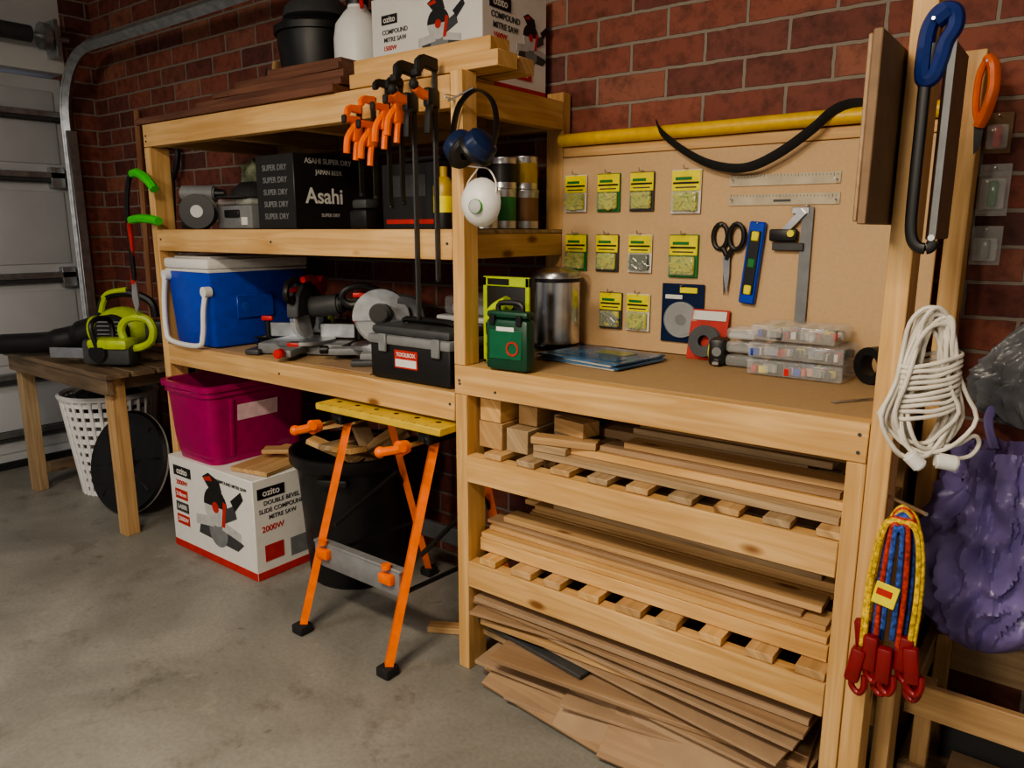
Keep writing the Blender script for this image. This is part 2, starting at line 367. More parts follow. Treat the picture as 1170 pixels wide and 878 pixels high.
sh=[(-1.02,1.80,.78,.28,-8,.02,PINE2),(-.85,1.80,.84,.34,4,.012,BC2),(-.80,1.77,.76,.24,-6,.016,PLY),(-.97,1.88,.9,.42,3,.012,BC2),(-.74,1.83,.7,.34,9,.01,BC2),(-1.0,1.92,.9,.4,-5,.018,PINE3),
(-.72,1.81,.66,.3,-4,.009,BC2),(-.88,1.86,.92,.42,6,.014,PLY),(-1.24,1.91,.5,.42,-9,.012,DKG),(-.8,1.83,.74,.32,-7,.008,BC2),(-.94,1.92,.98,.42,2,.02,PINE2),(-.88,1.88,.94,.38,-4,.01,BC2),(-1.25,1.88,.44,.38,8,.01,PLY),(-.93,1.89,1.06,.40,-2,.012,PLY),(-.93,1.91,1.04,.42,1,.016,BC2)]
for k,(x,y,w,d,rz,h,m) in enumerate(sh):
    o.box((x,y,z+h/2),(w,d,h),m,rot=(R.uniform(-.3,.3),R.uniform(-.25,.25),rz),bev=.001); z+=h+.0045
o.box((-.74,1.665,.082),(.66,.21,.008),BC2,rot=(35,0,-2),bev=.001); o.box((-1.10,1.665,.05),(.52,.15,.012),PLY,rot=(26,0,-7),bev=.001); o.box((-.66,1.645,.06),(.5,.16,.010),PLY,rot=(30,0,4),bev=.001)
o.done()

# ------------------------------------------------------------------ board items
def nail(o,x,y,z,L=.03): o.cyl((x,y,z),(x,y-L,z),.002,STL,seg=8)
rows=[(1.605,[-1.45,-1.32,-1.195,-1.04]),(1.405,[-1.445,-1.32,-1.195,-1.04]),(1.21,[-1.30,-1.195])]
for ri,(zt,xs) in enumerate(rows):
    for ci,x in enumerate(xs):
        w=.088 if ci<3 else .1; h=.125 if ci<3 else .135
        o=Ob('wall_plug_blister_pack')
        o.box((x,2.262,zt-h/2),(w,.003,h),GRN if (ri+ci)%3==1 else DKG if (ri+ci)%3==2 else CARD,bev=.001)
        o.box((x,2.259,zt-h*.25),(w*.96,.003,h*.46),YEL,bev=.001)
        o.box((x,2.257,zt-h*.3),(w*.86,.002,h*.045),BLK,bev=0); o.box((x-.008,2.257,zt-h*.2),(w*.55,.002,h*.07),GRN,bev=0); o.box((x,2.257,zt-h*.4),(w*.7,.002,h*.03),DKG,bev=0)
        o.box((x,2.251,zt-h*.72),(w*.86,.02,h*.46),CLRD,bev=.006)
        inn=[PLUG,PLUG,NAVY,PLUG][ci] if ri==1 else (GRY if (ri==2 and ci==0) else PLUG)
        o.box((x,2.257,zt-h*.72),(w*.8,.004,h*.4),inn if inn is not GRY else YEL,bev=.001)
        for k in range(20):
            px=x+random.uniform(-.32,.32)*w; pz=zt-h*.72+random.uniform(-.16,.16)*h; a=random.uniform(-1,1)
            o.cyl((px-.012*math.cos(a),2.25,pz-.012*math.sin(a)),(px+.012*math.cos(a),2.25,pz+.012*math.sin(a)),.0045,inn if k%4 else (LIME if inn is PLUG else STL),seg=8)
        o.tube([(x,2.27,zt+.004),(x,2.24,zt+.002),(x,2.235,zt+.012)],.0018,STL,seg=6)
        o.done()
o=Ob('saw_blade_blister_pack'); x,z=-1.035,1.155
o.box((x,2.262,z),(.145,.003,.19),NAVY,bev=.001); o.cyl((x,2.258,z-.02),(x,2.248,z-.02),.058,CLR,seg=32); o.cyl((x,2.259,z-.02),(x,2.254,z-.02),.05,BLADE,seg=32)
o.cyl((x,2.256,z-.02),(x,2.25,z-.02),.018,BLK); o.box((x+.02,2.259,z+.075),(.06,.003,.018),YEL); o.box((x-.03,2.259,z+.052),(.06,.003,.014),CARD); nail(o,x,2.27,z+.09); o.done()
o=Ob('cord_reel_blister_pack',T(-.935,2.225,1.017,-12)); 
o.box((0,0,.08),(.125,.004,.16),CARDR,bev=.001); o.box((0,-.004,.14),(.11,.003,.03),CARD); o.lathe([(.018,-.012),(.05,-.012),(.05,-.008),(.042,-.006),(.042,.006),(.05,.008),(.05,.012),(.018,.012)],DKG,T(0,-.018,.058,90)); o.done()
o=Ob('tape_measure',T(-.868,2.17,1.017,0,0,12)); o.box((0,0,.042),(.05,.07,.082),BLK,bev=.012); o.cyl((-.026,0,.042),(-.028,0,.042),.024,YEL); o.box((0,-.04,.012),(.02,.02,.012),STL); o.cyl((0,-.036,.045),(0,-.038,.045),.014,GRY); o.done()
# scissors
o=Ob('scissors'); x=-.893
for sgn in (-1,1):
    o.tube([(x+sgn*.027+.023*math.cos(a),2.258-.004*sgn,1.40+.038*math.sin(a)) for a in [i*math.pi/8 for i in range(16)]],.0075,BLK,closed=True)
    o.tube([(x+sgn*.018,2.258-.004*sgn,1.366),(x+sgn*.008,2.258-.004*sgn,1.35),(x,2.258-.004*sgn,1.33)],.008,BLK,smoothn=3)
    M=FR(x,2.257-.004*sgn,1.33,0,sgn*3)
    o.prism([(-.011,.01),(.011,.01),(.009,-.05),(0,-.11),(-.008,-.05)],.002,BLADE if sgn>0 else DKG,M)
o.cyl((x,2.262,1.33),(x,2.248,1.33),.006,STL); nail(o,x-.02,2.27,1.437); o.done()
o=Ob('spirit_level'); M=T(-.812,2.255,1.322,0,5,0)
o.box((0,0,0),(.048,.018,.245),BLU,bev=.004,M=M); o.box((0,-.008,0),(.034,.008,.19),BLK,bev=.002,M=M)
for z in (-.08,0,.08): o.box((0,-.012,z),(.022,.006,.028),YEL if z else GRN,bev=.003,M=M); 
nail(o,-.80,2.27,1.44); o.done()
o=Ob('combination_square'); 
o.box((-.662,2.259,1.32),(.032,.003,.33),GRY,bev=.0005); o.box((-.71,2.255,1.372),(.09,.014,.022),DKG,bev=.002)
o.box((-.725,2.253,1.405),(.08,.02,.035),BLK,bev=.006); o.prism([(0,0),(.06,.07),(.075,.055),(.02,-.005)],.008,STL,FR(-.74,2.256,1.41)); o.cyl((-.70,2.25,1.41),(-.70,2.235,1.41),.01,YEL)
o.box((-.682,2.258,1.475),(.05,.006,.02),STL); nail(o,-.662,2.27,1.488); o.done()
RUL=mat('clear_ruler',(.75,.68,.52),.2,alpha=.6)
for nm,(xa,xb,za,zb) in enumerate(((-.90,-.582,1.568,1.56),(-.90,-.58,1.51,1.505))):
    o=Ob('plastic_ruler'); o.box(((xa+xb)/2,2.266,(za+zb)/2),(xb-xa,.003,.032),RUL,bev=.0005)
    for k in range(32): o.box((xa+.006+k*.0098,2.2635,za+.011-k*.0002),(.0008,.001,.005 if k%5 else .009),DKG,bev=0)
    if nm: o.box(((xa+xb)/2,2.264,za-.006),(.05,.001,.006),DKG,bev=0)
    nail(o,xa+.01,2.27,za); nail(o,xb-.01,2.27,zb); o.done()
o=Ob('yellow_vinyl_roll'); o.tube([(-1.515,2.262,1.722),(-1.3,2.262,1.723),(-1.0,2.262,1.722),(-.7,2.262,1.724),(-.34,2.262,1.723)],.0215,YELT,seg=14,smoothn=4); o.done()
o=Ob('black_webbing_strap'); 
o.tube([(-1.15,2.262,1.75),(-1.135,2.235,1.745),(-1.11,2.228,1.712),(-1.03,2.222,1.655),(-.94,2.22,1.612),(-.84,2.22,1.598),(-.75,2.22,1.63),(-.66,2.222,1.69),(-.61,2.228,1.735),(-.57,2.245,1.752),(-.53,2.262,1.751)],.015,BLKR,r2=.0022,up=(0,-.6,1),smoothn=6); o.done()

# ------------------------------------------------------------------ bench items
o=Ob('cordless_tool_package'); x0,x1=-1.457,-1.285
y=1.765
o.bx(x0,x1,y,y+.03,1.018,1.285,BCARD,bev=.006)
for a,b,c,d in ((x0,x0+.014,1.02,1.283),(x1-.014,x1,1.02,1.283),(x0,x1,1.255,1.284),(x0,x1,1.02,1.032)): o.bx(a,b,y-.004,y+.006,c,d,LIME,bev=.002)
o.tube([(x0+.05,y-.018,1.06),(x0+.045,y-.02,1.12),(x0+.055,y-.02,1.18),(x0+.11,y-.02,1.21)],.022,LIME,smoothn=5); o.tube([(x0+.05,y-.03,1.08),(x0+.05,y-.034,1.15)],.012,BLK); o.box((x0+.12,y-.01,1.11),(.05,.02,.12),LIME,bev=.008)
o.bx(x0+.02,x0+.1,y-.006,y-.002,1.26,1.278,BLK,bev=0); o.done()
o=Ob('green_tool_case',T(-1.305,1.70,1.018,0,0,4))
o.box((0,0,.078),(.145,.05,.15),DGRN,bev=.014); o.box((0,0,.165),(.14,.045,.02),DGRN,bev=.008)
o.tube([(-.04,0,.165),(-.035,0,.195),(.035,0,.195),(.04,0,.165)],.008,BLK,smoothn=4); o.box((0,-.026,.08),(.11,.004,.085),DGRN2,bev=.01); o.lathe([(.016,0),(.021,0),(.021,.003),(.016,.003),(.016,0)],CARDR,FR(.025,-.0275,.07)); o.box((0,-.028,.125),(.06,.002,.012),CARD,bev=0)
for sx in (-.045,.045): o.box((sx,-.027,.15),(.018,.008,.03),BLK)
o.done()
o=Ob('stainless_steel_bin',T(-1.462,2.165,1.018))
o.lathe([(0,0),(.085,0),(.086,.018)],BLK); o.lathe([(.083,.016),(.083,.235)],mat('brushed_steel',(.62,.62,.62),.25,1),seg=40); o.lathe([(.086,.235),(.087,.25),(.08,.262),(.04,.275),(0,.278)],STL,seg=40); o.lathe([(.0845,.228),(.088,.23),(.088,.24),(.0845,.242)],BLK,seg=40); o.box((0,-.1,.012),(.04,.035,.008),BLK); o.done()
o=Ob('magazine_stack'); 
MG=mat('magazine_blue',(.06,.17,.34),.15,var=.6,scale=9); MG2=mat('magazine_page',(.5,.48,.42),.5)
for k,(dx,dy,rz,m) in enumerate(((0,0,-9,MG2),(.01,-.005,-7,MG),(-.006,.004,-11,MG2),(.004,.0,-8,MG))): o.box((-1.195+dx,2.02+dy,1.021+k*.005),(.31,.25,.0045),m,rot=(0,0,rz),bev=.0005)
o.box((-1.2,1.96,1.0392),(.25,.06,.0008),mat('map_sea',(.015,.13,.30),.15),rot=(0,0,-8),bev=0); o.box((-1.16,2.06,1.0392),(.12,.07,.0008),mat('map_land',(.25,.3,.12),.2),rot=(0,0,-8),bev=0); o.done()
o=Ob('parts_organizer_case')
for k,z in enumerate((1.019,1.067,1.117)):
    xa,xb=(-.745,-.485) if k<2 else (-.74,-.51)
    o.bx(xa,xb,2.07,2.235,z,z+.045,CLR,bev=.008); o.bx(xa+.05,xa+.09,2.062,2.07,z+.012,z+.036,CLR); o.bx(xb-.09,xb-.05,2.062,2.07,z+.012,z+.036,CLR)
    for i in range(60):
        c=random.choice([RED,YEL,STL,BLK,GRY,ORG,BLU,CARD,BLK,DKG]); px=random.uniform(xa+.015,xb-.015); py=random.uniform(2.08,2.22); 
        o.box((px,py,z+.016),(random.uniform(.01,.03),.014,.02),c,rot=(0,0,random.uniform(0,90)),bev=.001)
    for i in range(1,5): o.bx(xa+i*(xb-xa)/5,xa+i*(xb-xa)/5+.0015,2.075,2.23,z+.003,z+.04,CLR,bev=0)
o.done()
o=Ob('small_storage_tub')
for z,c in ((1.019,BLK),(1.06,GRY),(1.10,LGR)): o.bx(-.842,-.752,2.15,2.24,z,z+.036,CLR,bev=.012); o.bx(-.835,-.758,2.155,2.235,z+.004,z+.02,c,bev=.004)
o.done()
o=Ob('tape_roll',T(-.425,2.14,1.068,90,0,-30)); o.lathe([(.028,-.022),(.049,-.022),(.049,.022),(.028,.022),(.028,-.022)],BLK); o.done()
o=Ob('steel_rule'); o.box((-.405,1.90,1.019),(.15,.016,.0015),STL,rot=(0,0,55),bev=0); o.done()

# ------------------------------------------------------------------ post items
o=Ob('ear_muffs'); cx=-1.395
band=[(cx-.072,1.655,1.63),(cx-.085,1.662,1.69),(cx-.06,1.665,1.765),(cx,1.665,1.795),(cx+.058,1.662,1.76),(cx+.078,1.655,1.69),(cx+.065,1.645,1.63)]
o.tube(band,.013,BLK,r2=.004,smoothn=6,up=(0,-1,0))
for sx,m in ((-1,NAVY),(1,NAVY)):
    M=T(cx+sx*.036,1.635,1.645,0,90*sx,0)@T(0,0,0,0,-38*sx,0)
    o.lathe([(0,.034),(.029,.031),(.044,.02),(.049,.0),(.049,-.012)],m,M); o.lathe([(.02,-.03),(.05,-.03),(.055,-.02),(.05,-.012),(.02,-.012)],BLK,M)
    o.tube([(cx+sx*.073,1.652,1.64),(cx+sx*.068,1.625,1.64)],.005,STL)
nail(o,cx-.09,YF,1.79,.05); o.cyl((cx-.095,YF,1.78),(cx-.095,1.64,1.783),.003,STL); o.cyl((cx-.095,1.655,1.775),(cx,1.655,1.8),.003,STL); o.done()
o=Ob('respirator_mask'); M=T(-1.375,1.66,1.495,90,0,8)
o.lathe([(.062,0),(.06,.012),(.05,.03),(.03,.045),(0,.05)],WHT,M@Matrix.Diagonal((1,1.1,1,1)),seg=24)
o.lathe([(.018,.04),(.019,.053),(.012,.058),(0,.058)],LGR,M@T(0.01,-.012,0)); o.lathe([(.0195,.044),(.0205,.05),(.0195,.054)],BGRN,M@T(0.01,-.012,0))
for s_ in (-1,1): o.tube([(-1.375+s_*.055,1.655,1.515),(-1.375+s_*.05,1.66,1.55),(-1.375+s_*.02,1.665,1.585),(-1.40,1.67,1.592)],.0025,CWHT,smoothn=5)
nail(o,-1.47,YF,1.6,.03); o.tube([(-1.40,1.67,1.592),(-1.44,1.672,1.598),(-1.47,1.67,1.602)],.0025,CWHT); o.done()
def clamp(x,ztop,zbot,zj,small=False,y=1.6755):
    o=Ob('quick_grip_bar_clamp')
    o.box((x,y,(ztop+zbot)/2),(.007,.018,ztop-zbot),DKG if not small else BLK,bev=.001)
    if small:
        o.prism([(0,.012),(.045,.010),(.06,-.004),(.06,-.022),(.048,-.022),(.04,-.010),(0,-.014)],.016,ORG if x<-1.8 else BLK,T(x+.008,y+.005,ztop-.01,90,0,-90)@T(0,0,0,0,0,0),bev=.002)
        o.box((x,y-.012,zj),(.024,.040,.06),ORG,bev=.009); o.tube([(x,y-.022,zj+.015),(x-.006,y-.045,zj-.02),(x-.008,y-.05,zj-.065)],.011,ORG,smoothn=5)
        o.tube([(x,y-.01,zj-.02),(x+.004,y-.02,zj-.05),(x+.004,y-.024,zj-.085)],.010,ORG,smoothn=5)
        o.prism([(0,.012),(.05,.012),(.062,.0),(.062,-.014),(.045,-.006),(0,-.014)],.016,ORG,T(x+.008,y+.0,zj+.035,90,0,-90),bev=.002); o.box((x,y-.062,zj+.035),(.018,.012,.026),BLKR,bev=.004)
    else:
        o.prism([(-.005,.018),(.055,.022),(.078,.004),(.078,-.03),(.062,-.03),(.05,-.012),(-.005,-.018)],.02,BLK,T(x+.01,y+.003,ztop-.02,90,0,-90),bev=.003)
        o.box((x,y-.074,ztop-.05),(.026,.022,.02),BLKR,bev=.006)
        o.box((x,y-.016,zj),(.026,.048,.055),BLK,bev=.009); o.prism([(-.005,.014),(.05,.018),(.082,.03),(.085,.012),(.055,-.006),(-.005,-.016)],.02,ORG,T(x+.01,y,zj+.0,90,0,-90),bev=.003); o.sph((x,y-.085,zj+.028),.014,BLKR)
        o.tube([(x,y-.015,zj-.015),(x+.008,y-.035,zj-.04),(x+.010,y-.042,zj-.10)],.011,BLK,smoothn=5); o.tube([(x,y-.01,zj-.01),(x-.004,y-.02,zj-.05),(x-.004,y-.024,zj-.08)],.007,ORG,smoothn=5)
    o.box((x,y,zbot),(.016,.018,.012),BLK,bev=.003)
    return o.done()
clamp(-1.56,1.90,1.27,1.79); clamp(-1.645,1.895,1.15,1.785)
clamp(-1.755,1.86,1.49,1.745,True); clamp(-1.82,1.82,1.52,1.70,True); clamp(-1.885,1.80,1.53,1.72,True); clamp(-1.70,1.86,1.50,1.76,True)

# ------------------------------------------------------------------ right-hand hanging items
o=Ob('hanging_mdf_panel'); o.bx(-.352,-.336,1.50,1.95,1.43,1.765,BROWNC); o.bx(-.362,-.354,1.51,1.93,1.435,1.76,PLY); o.bx(-.283,-.273,1.79,2.03,1.40,1.80,BROWNC); o.done()
o=Ob('hacksaw')
y=1.662; x=-.285
o.tube([(x-.0,y,1.76),(x-.006,y,1.70),(x-.006,y,1.60),(x-.006,y,1.50),(x-.004,y,1.42),(x+.008,y,1.39),(x+.03,y,1.385),(x+.038,y,1.40)],.011,BLK,r2=.007,smoothn=6,up=(1,0,0))
o.tube([(x-.01,y,1.70),(x-.012,y,1.745),(x-.008,y,1.79),(x+.008,y,1.815),(x+.03,y,1.81),(x+.034,y,1.785),(x+.022,y,1.76),(x+.016,y,1.73),(x+.006,y,1.70)],.015,BLUH,closed=True,smoothn=5)
o.tube([(x+.0,y,1.80),(x+.02,y,1.815)],.02,BLUH)
o.box((x+.034,y,1.585),(.012,.002,.38),GRY,bev=0); o.cyl((x+.034,y-.01,1.405),(x+.034,y+.01,1.405),.006,STL)
o.cyl((x+.0,YF,1.80),(x+.0,y-.02,1.80),.003,STL); o.done()
o=Ob('orange_handle_snips'); 
o.tube([(-.255,2.19,1.82),(-.24,2.18,1.80),(-.235,2.18,1.75),(-.243,2.18,1.70),(-.257,2.19,1.665)],[.012]*25,ORG,r2=.015,smoothn=6); o.tube([(-.255,2.19,1.82),(-.268,2.19,1.78),(-.268,2.19,1.71),(-.257,2.19,1.67)],.008,ORG,smoothn=5)
o.prism([(-.012,0),(.012,0),(.004,-.06),(-.006,-.07)],.003,DKG,FR(-.256,2.195,1.67)); o.cyl((-.262,2.235,1.81),(-.254,2.17,1.81),.003,STL); o.done()
o=Ob('clear_blister_packaging')
for x,z,w,h,c in ((-.228,1.66,.06,.1,RED),(-.223,1.52,.07,.13,GRN),(-.225,1.38,.07,.1,GRY)):
    o.box((x,2.325,z),(w,.003,h),BROWNC if c==RED else CLR,bev=.001); o.box((x,2.31,z-.01),(w*.8,.02,h*.6),CLR,bev=.006); o.box((x,2.312,z-.01),(w*.3,.01,h*.5),c,bev=.003); o.cyl((x,2.335,z+h*.42),(x,2.30,z+h*.42),.002,STL,seg=8)
o.done()
# coiled extension cord
o=Ob('extension_cord'); cx,cy,cz=-.235,1.66,1.125
ux=Vector((.88,.47,0)); 
def cp(a,b,c=0): v=Vector((cx,cy,cz))+ux*a+Vector((0,0,b))+Vector((.47,-.88,0))*c; return v
for k in range(15):
    hw=.036+random.uniform(0,.032); hh=.135+random.uniform(-.014,.016); ox=random.uniform(-.012,.012); oz=random.uniform(-.012,.008); c0=random.uniform(.0,.035)
    P=[]
    for i in range(14):
        a=2*math.pi*i/14; w=hw*(1.35 if math.sin(a)<-.2 else (.75 if math.sin(a)>.4 else .85))
        P.append(cp(ox+w*math.cos(a)+random.uniform(-.006,.006),oz+hh*math.sin(a),c0+.012*math.sin(2*a+k)))
    o.tube(P,.0043,CWHT,closed=True,smoothn=3)
for k in range(10):
    z0=-.055+k*.0115; P=[]
    for i in range(12):
        a=2*math.pi*i/12; P.append(cp(.054*math.cos(a),z0+.014*math.cos(a+.3)+random.uniform(-.003,.003),.018+.032*math.sin(a)))
    o.tube(P,.0043,CWHT,closed=True,smoothn=3)
o.tube([cp(.02,-.13,.02),cp(.06,-.12,.03),cp(.09,-.10,.03),cp(.105,-.12,.02),cp(.09,-.145,.02),cp(.05,-.15,.03)],.0043,CWHT,smoothn=6)
o.cyl(cp(.02,-.15,.04),cp(.06,-.155,.045),.016,WHT,bev=.004); o.cyl(cp(-.03,-.14,.04),cp(-.005,-.165,.045),.015,WHT,bev=.004); o.tube([cp(0,.11,-.03),cp(0,.13,.03),cp(0,.15,.03)],.004,STL)
o.done()
# bungee cords
o=Ob('bungee_cords'); 
BR=mat('bungee_red',(.45,.04,.02),.7,var=.7,scale=120); BY=mat('bungee_yellow',(.68,.43,.03),.7,var=.6,scale=120); BB=mat('bungee_blue',(.03,.08,.32),.7,var=.8,scale=120)
bx_=-.245; by_=1.67
for k,(m,w,zb) in enumerate(((BY,.040,.57),(BR,.034,.55),(BY,.026,.6),(BB,.016,.56),(BB,.03,.52),(BR,.046,.6),(BY,.050,.54),(BY,.044,.55),(BR,.022,.58),(BB,.010,.6))):
    c0=by_-.01-.005*k
    o.tube([(bx_-w,c0,zb),(bx_-w*.95,c0,.7),(bx_-w*.6,c0,.82),(bx_,c0,.858-.004*k),(bx_+w*.7,c0,.82),(bx_+w,c0,.7),(bx_+w*.9,c0,zb-.02)],.0055,m,smoothn=6)
DRED=mat('dark_red_hook',(.22,.01,.013),.4)
for k,(dx,dy,z0,m) in enumerate(((-.05,-.03,.555,DRED),(-.03,-.05,.535,DRED),(.03,-.04,.55,DRED),(.05,-.05,.535,DRED),(.0,-.055,.52,DRED),(-.055,-.055,.50,DRED),(.045,-.03,.51,DRED),(-.015,-.04,.505,DRED))):
    xx,yy=bx_+dx,by_+dy
    o.box((xx,yy,z0),(.03,.024,.08),m,rot=(0,8*(k%3-1),0),bev=.006); o.tube([(xx,yy,z0-.025),(xx-.004,yy,z0-.05),(xx+.012,yy-.004,z0-.062),(xx+.022,yy-.004,z0-.045),(xx+.02,yy,z0-.02)],.007,m,smoothn=4)
o.box((bx_-.01,by_-.066,.68),(.045,.003,.05),YEL,rot=(0,10,0)); o.box((bx_-.012,by_-.068,.685),(.03,.001,.015),CARDR,rot=(0,10,0)); o.cyl((-.285,YF+.02,.86),(-.2,by_-.05,.865),.004,STL); o.done()
# bags
def bag(name,M,h,r,m,seed,amp=1,top=.78):
    o=Ob(name); prof=[]; n=60
    for i in range(n+1):
        t=i/n
        rr=r*(math.sin(min(1,t*2.6)*math.pi/2)**.6)*(1-top*max(0,(t-.4)/.6)**1.2)
        prof.append((max(rr,0),h*t))
    def fold(a,z,k):
        c=Vector((math.cos(a)*1.6,math.sin(a)*1.6,z*4.5+seed)); s1=noise.noise(c)
        c2=Vector((math.cos(a)*3.0+s1,math.sin(a)*3.0+s1,z*9+seed)); cr1=abs(noise.noise(c2)); cr2=abs(noise.noise(c2*2.1+Vector((3,1,s1*2))))
        return amp*((.02+.12*(z/h)**1.1)*math.sin(a*9+5*s1+seed)+.26*s1-.55*cr1-.22*cr2+.17)
    o.lathe(prof,m,M,seg=150,fold=fold)
    return o
o=bag('purple_plastic_bag',T(-.115,2.155,.345)@Matrix.Diagonal((1.08,.82,1,1)),.55,.16,PURP,2.6,1,.45)
o.tube([(-.135,2.155,.885),(-.16,2.2,.95),(-.14,2.26,1.0),(-.13,2.335,1.01)],.006,PURP,smoothn=4,r2=.012); o.done()
o=bag('grey_plastic_bag',T(-.07,2.25,.92)@Matrix.Diagonal((1.3,.5,1,1)),.28,.12,BAGB,4.1); o.tube([(-.07,2.25,1.19),(-.07,2.28,1.25),(-.07,2.335,1.26)],.005,STL,smoothn=3); o.done()
# crate bottom right
o=Ob('wooden_crate')
x0,x1,y0,y1=-.24,.42,1.93,2.30
o.bx(x0,x1,y0,y0+.022,.235,.32,PINE2); o.bx(x0,x1,y0,y0+.022,.012,.09,PINE3)
o.bx(x0,x1,y1-.022,y1,.2,.32,PINE3); o.bx(x0,x1,y1-.022,y1,.012,.1,PINE3)
for xx in (x0,x1-.022): o.bx(xx,xx+.022,y0+.023,y1-.023,.235,.32,PINE3); o.bx(xx,xx+.022,y0+.023,y1-.023,.012,.09,PINE3)
for x in (x0+.023,x1-.063): 
    for y in (y0+.023,y1-.062): o.bx(x,x+.038,y,y+.038,0,.318,PINE2)
o.bx(x0+.02,x1-.02,y0+.023,y1-.023,.0,.011,PINE3); o.bx(x0+.1,x1-.05,y0+.1,y0+.2,.012,.05,BC2); o.bx(x0+.07,x1-.1,y0+.21,y0+.29,.012,.11,DKG); o.done()
o=Ob('standing_timber_plank'); o.bx(-.282,-.243,1.80,1.90,0,.72,PINE2); o.done()

# ------------------------------------------------------------------ top shelf items
o=Ob('merbau_decking_boards')
bd(o,-3.30,-2.0,1.675,1.78,1.855,1.880,DECK,rz=-.6); bd(o,-3.1,-2.0,1.785,1.89,1.855,1.880,DECK,rz=.5); bd(o,-2.86,-1.99,1.70,1.79,1.882,1.906,DECK,rz=-.6); bd(o,-2.74,-2.0,1.71,1.80,1.908,1.932,DECK,rz=1); bd(o,-2.62,-2.02,1.72,1.81,1.934,1.958,DECK,rz=-1); bd(o,-2.44,-2.06,1.75,1.84,1.960,1.982,DECK,rz=3)
o.done()
o=Ob('pine_board_lengths'); bd(o,-3.2,-2.33,1.905,1.955,1.855,1.90,PINE2,rz=-.5); bd(o,-3.12,-2.36,1.905,1.95,1.902,1.935,PINE2,rz=.5); o.done()
o=Ob('pine_timber_lengths'); bd(o,-1.97,-1.36,1.715,1.805,1.864,1.907,PINE); bd(o,-1.96,-1.40,1.73,1.82,1.909,1.95,PINE,rz=.5); bd(o,-1.94,-1.37,1.825,1.9,1.864,1.907,PINE2); bd(o,-1.93,-1.88,1.73,1.9,1.854,1.863,PINE2); bd(o,-1.56,-1.52,1.76,1.9,1.854,1.863,PINE2); o.done()
o=Ob('mitre_saw_carton')
def carton(o,x0,x1,y0,y1,z0,z1,fs):
    o.bx(x0,x1,y0,y1,z0,z1,CARD,bev=.003)
    o.bx(x0+.002,x1-.002,y0-.0015,y0,z0+.002,z0+.035,CARDR,bev=0); o.bx(x1,x1+.0015,y0+.002,y1-.002,z0+.002,z0+.035,CARDR,bev=0)
def sawpic(o,M,k=1):
    """flat printed picture of a mitre saw on a carton face"""
    circ=lambda cx,cy,r,n=22:[(k*(cx+r*math.cos(2*math.pi*i/n)),k*(cy+r*math.sin(2*math.pi*i/n))) for i in range(n)]
    P=lambda pts:[(x*k,y*k) for x,y in pts]
    o.prism(P([(-.10,-.075),(.09,-.085),(.12,-.06),(.06,-.04),(-.09,-.045)]),.0006,DKG,M)
    o.prism(circ(0,-.05,.045),.0010,GRY,M); o.prism(P([(-.11,-.05),(-.02,-.04),(-.02,-.01),(-.11,-.02)]),.0012,LGR,M); o.prism(P([(.02,-.04),(.11,-.055),(.11,-.03),(.02,-.012)]),.0012,LGR,M)
    o.prism(circ(-.005,.02,.055),.0014,LGR,M); o.prism([p for p in circ(-.005,.022,.057)[0:12]],.0018,BLK,M); o.prism(circ(-.005,.02,.016),.0022,CARDR,M)
    o.prism(P([(.03,.02),(.085,.045),(.095,.01),(.04,-.015)]),.0020,DKG,M); o.prism(P([(.07,.055),(.12,.09),(.13,.07),(.09,.03)]),.0022,BLK,M)
    o.prism(P([(-.03,.07),(-.06,.10),(-.03,.115),(.02,.1),(.03,.07)]),.0024,BLK,M); o.prism(P([(-.045,.09),(-.055,.098),(-.02,.108),(-.01,.095)]),.0028,CARDR,M); o.prism(P([(.02,-.03),(.035,-.03),(.05,.04),(.035,.045)]),.0026,CARDR,M)
carton(o,-2.10,-1.60,1.94,2.29,1.855,2.20,1)
o.box((-2.01,1.9385,2.125),(.075,.002,.03),BLK,bev=0); o.text('ozito',.028,CARD,FR(-2.01,1.9375,2.125)); o.text('COMPOUND',.021,DKG,FR(-1.985,1.939,2.085)); o.text('MITRE SAW',.021,DKG,FR(-1.985,1.939,2.06)); o.text('1500W',.021,CARDR,FR(-2.01,1.939,2.033)); sawpic(o,FR(-1.78,1.9395,2.06),.85); o.text('MITRE SAW',.018,DKG,FR(-1.66,1.939,2.0))
o.box((-1.598,2.03,2.13),(.002,.11,.04),BLK,bev=0); o.text('ozito',.036,CARD,RT(-1.597,2.03,2.13)); o.text('COMPOUND',.026,DKG,RT(-1.599,2.06,2.09)); o.text('MITRE SAW',.026,DKG,RT(-1.599,2.06,2.06)); o.text('1500W',.024,CARDR,RT(-1.599,2.03,2.03)); sawpic(o,RT(-1.5995,2.2,2.04),.75); o.box((-1.598,2.1,1.93),(.002,.2,.03),CARDR,bev=0); o.text('3 YEAR WARRANTY',.018,CARD,RT(-1.597,2.1,1.93)); o.done()
o=Ob('black_bucket',T(-2.62,2.13,1.855)); o.lathe([(0,0),(.125,0),(.13,.01),(.165,.30),(.165,.335),(.178,.335),(.178,.36),(.165,.36),(.158,.33),(.12,.02),(0,.02)],BLK); 
o.lathe([(.10,.40),(.15,.38),(.165,.362),(.15,.362)],BLK); o.lathe([(0,.48),(.09,.475),(.13,.44),(.14,.40),(.10,.385)],DKG); o.done()
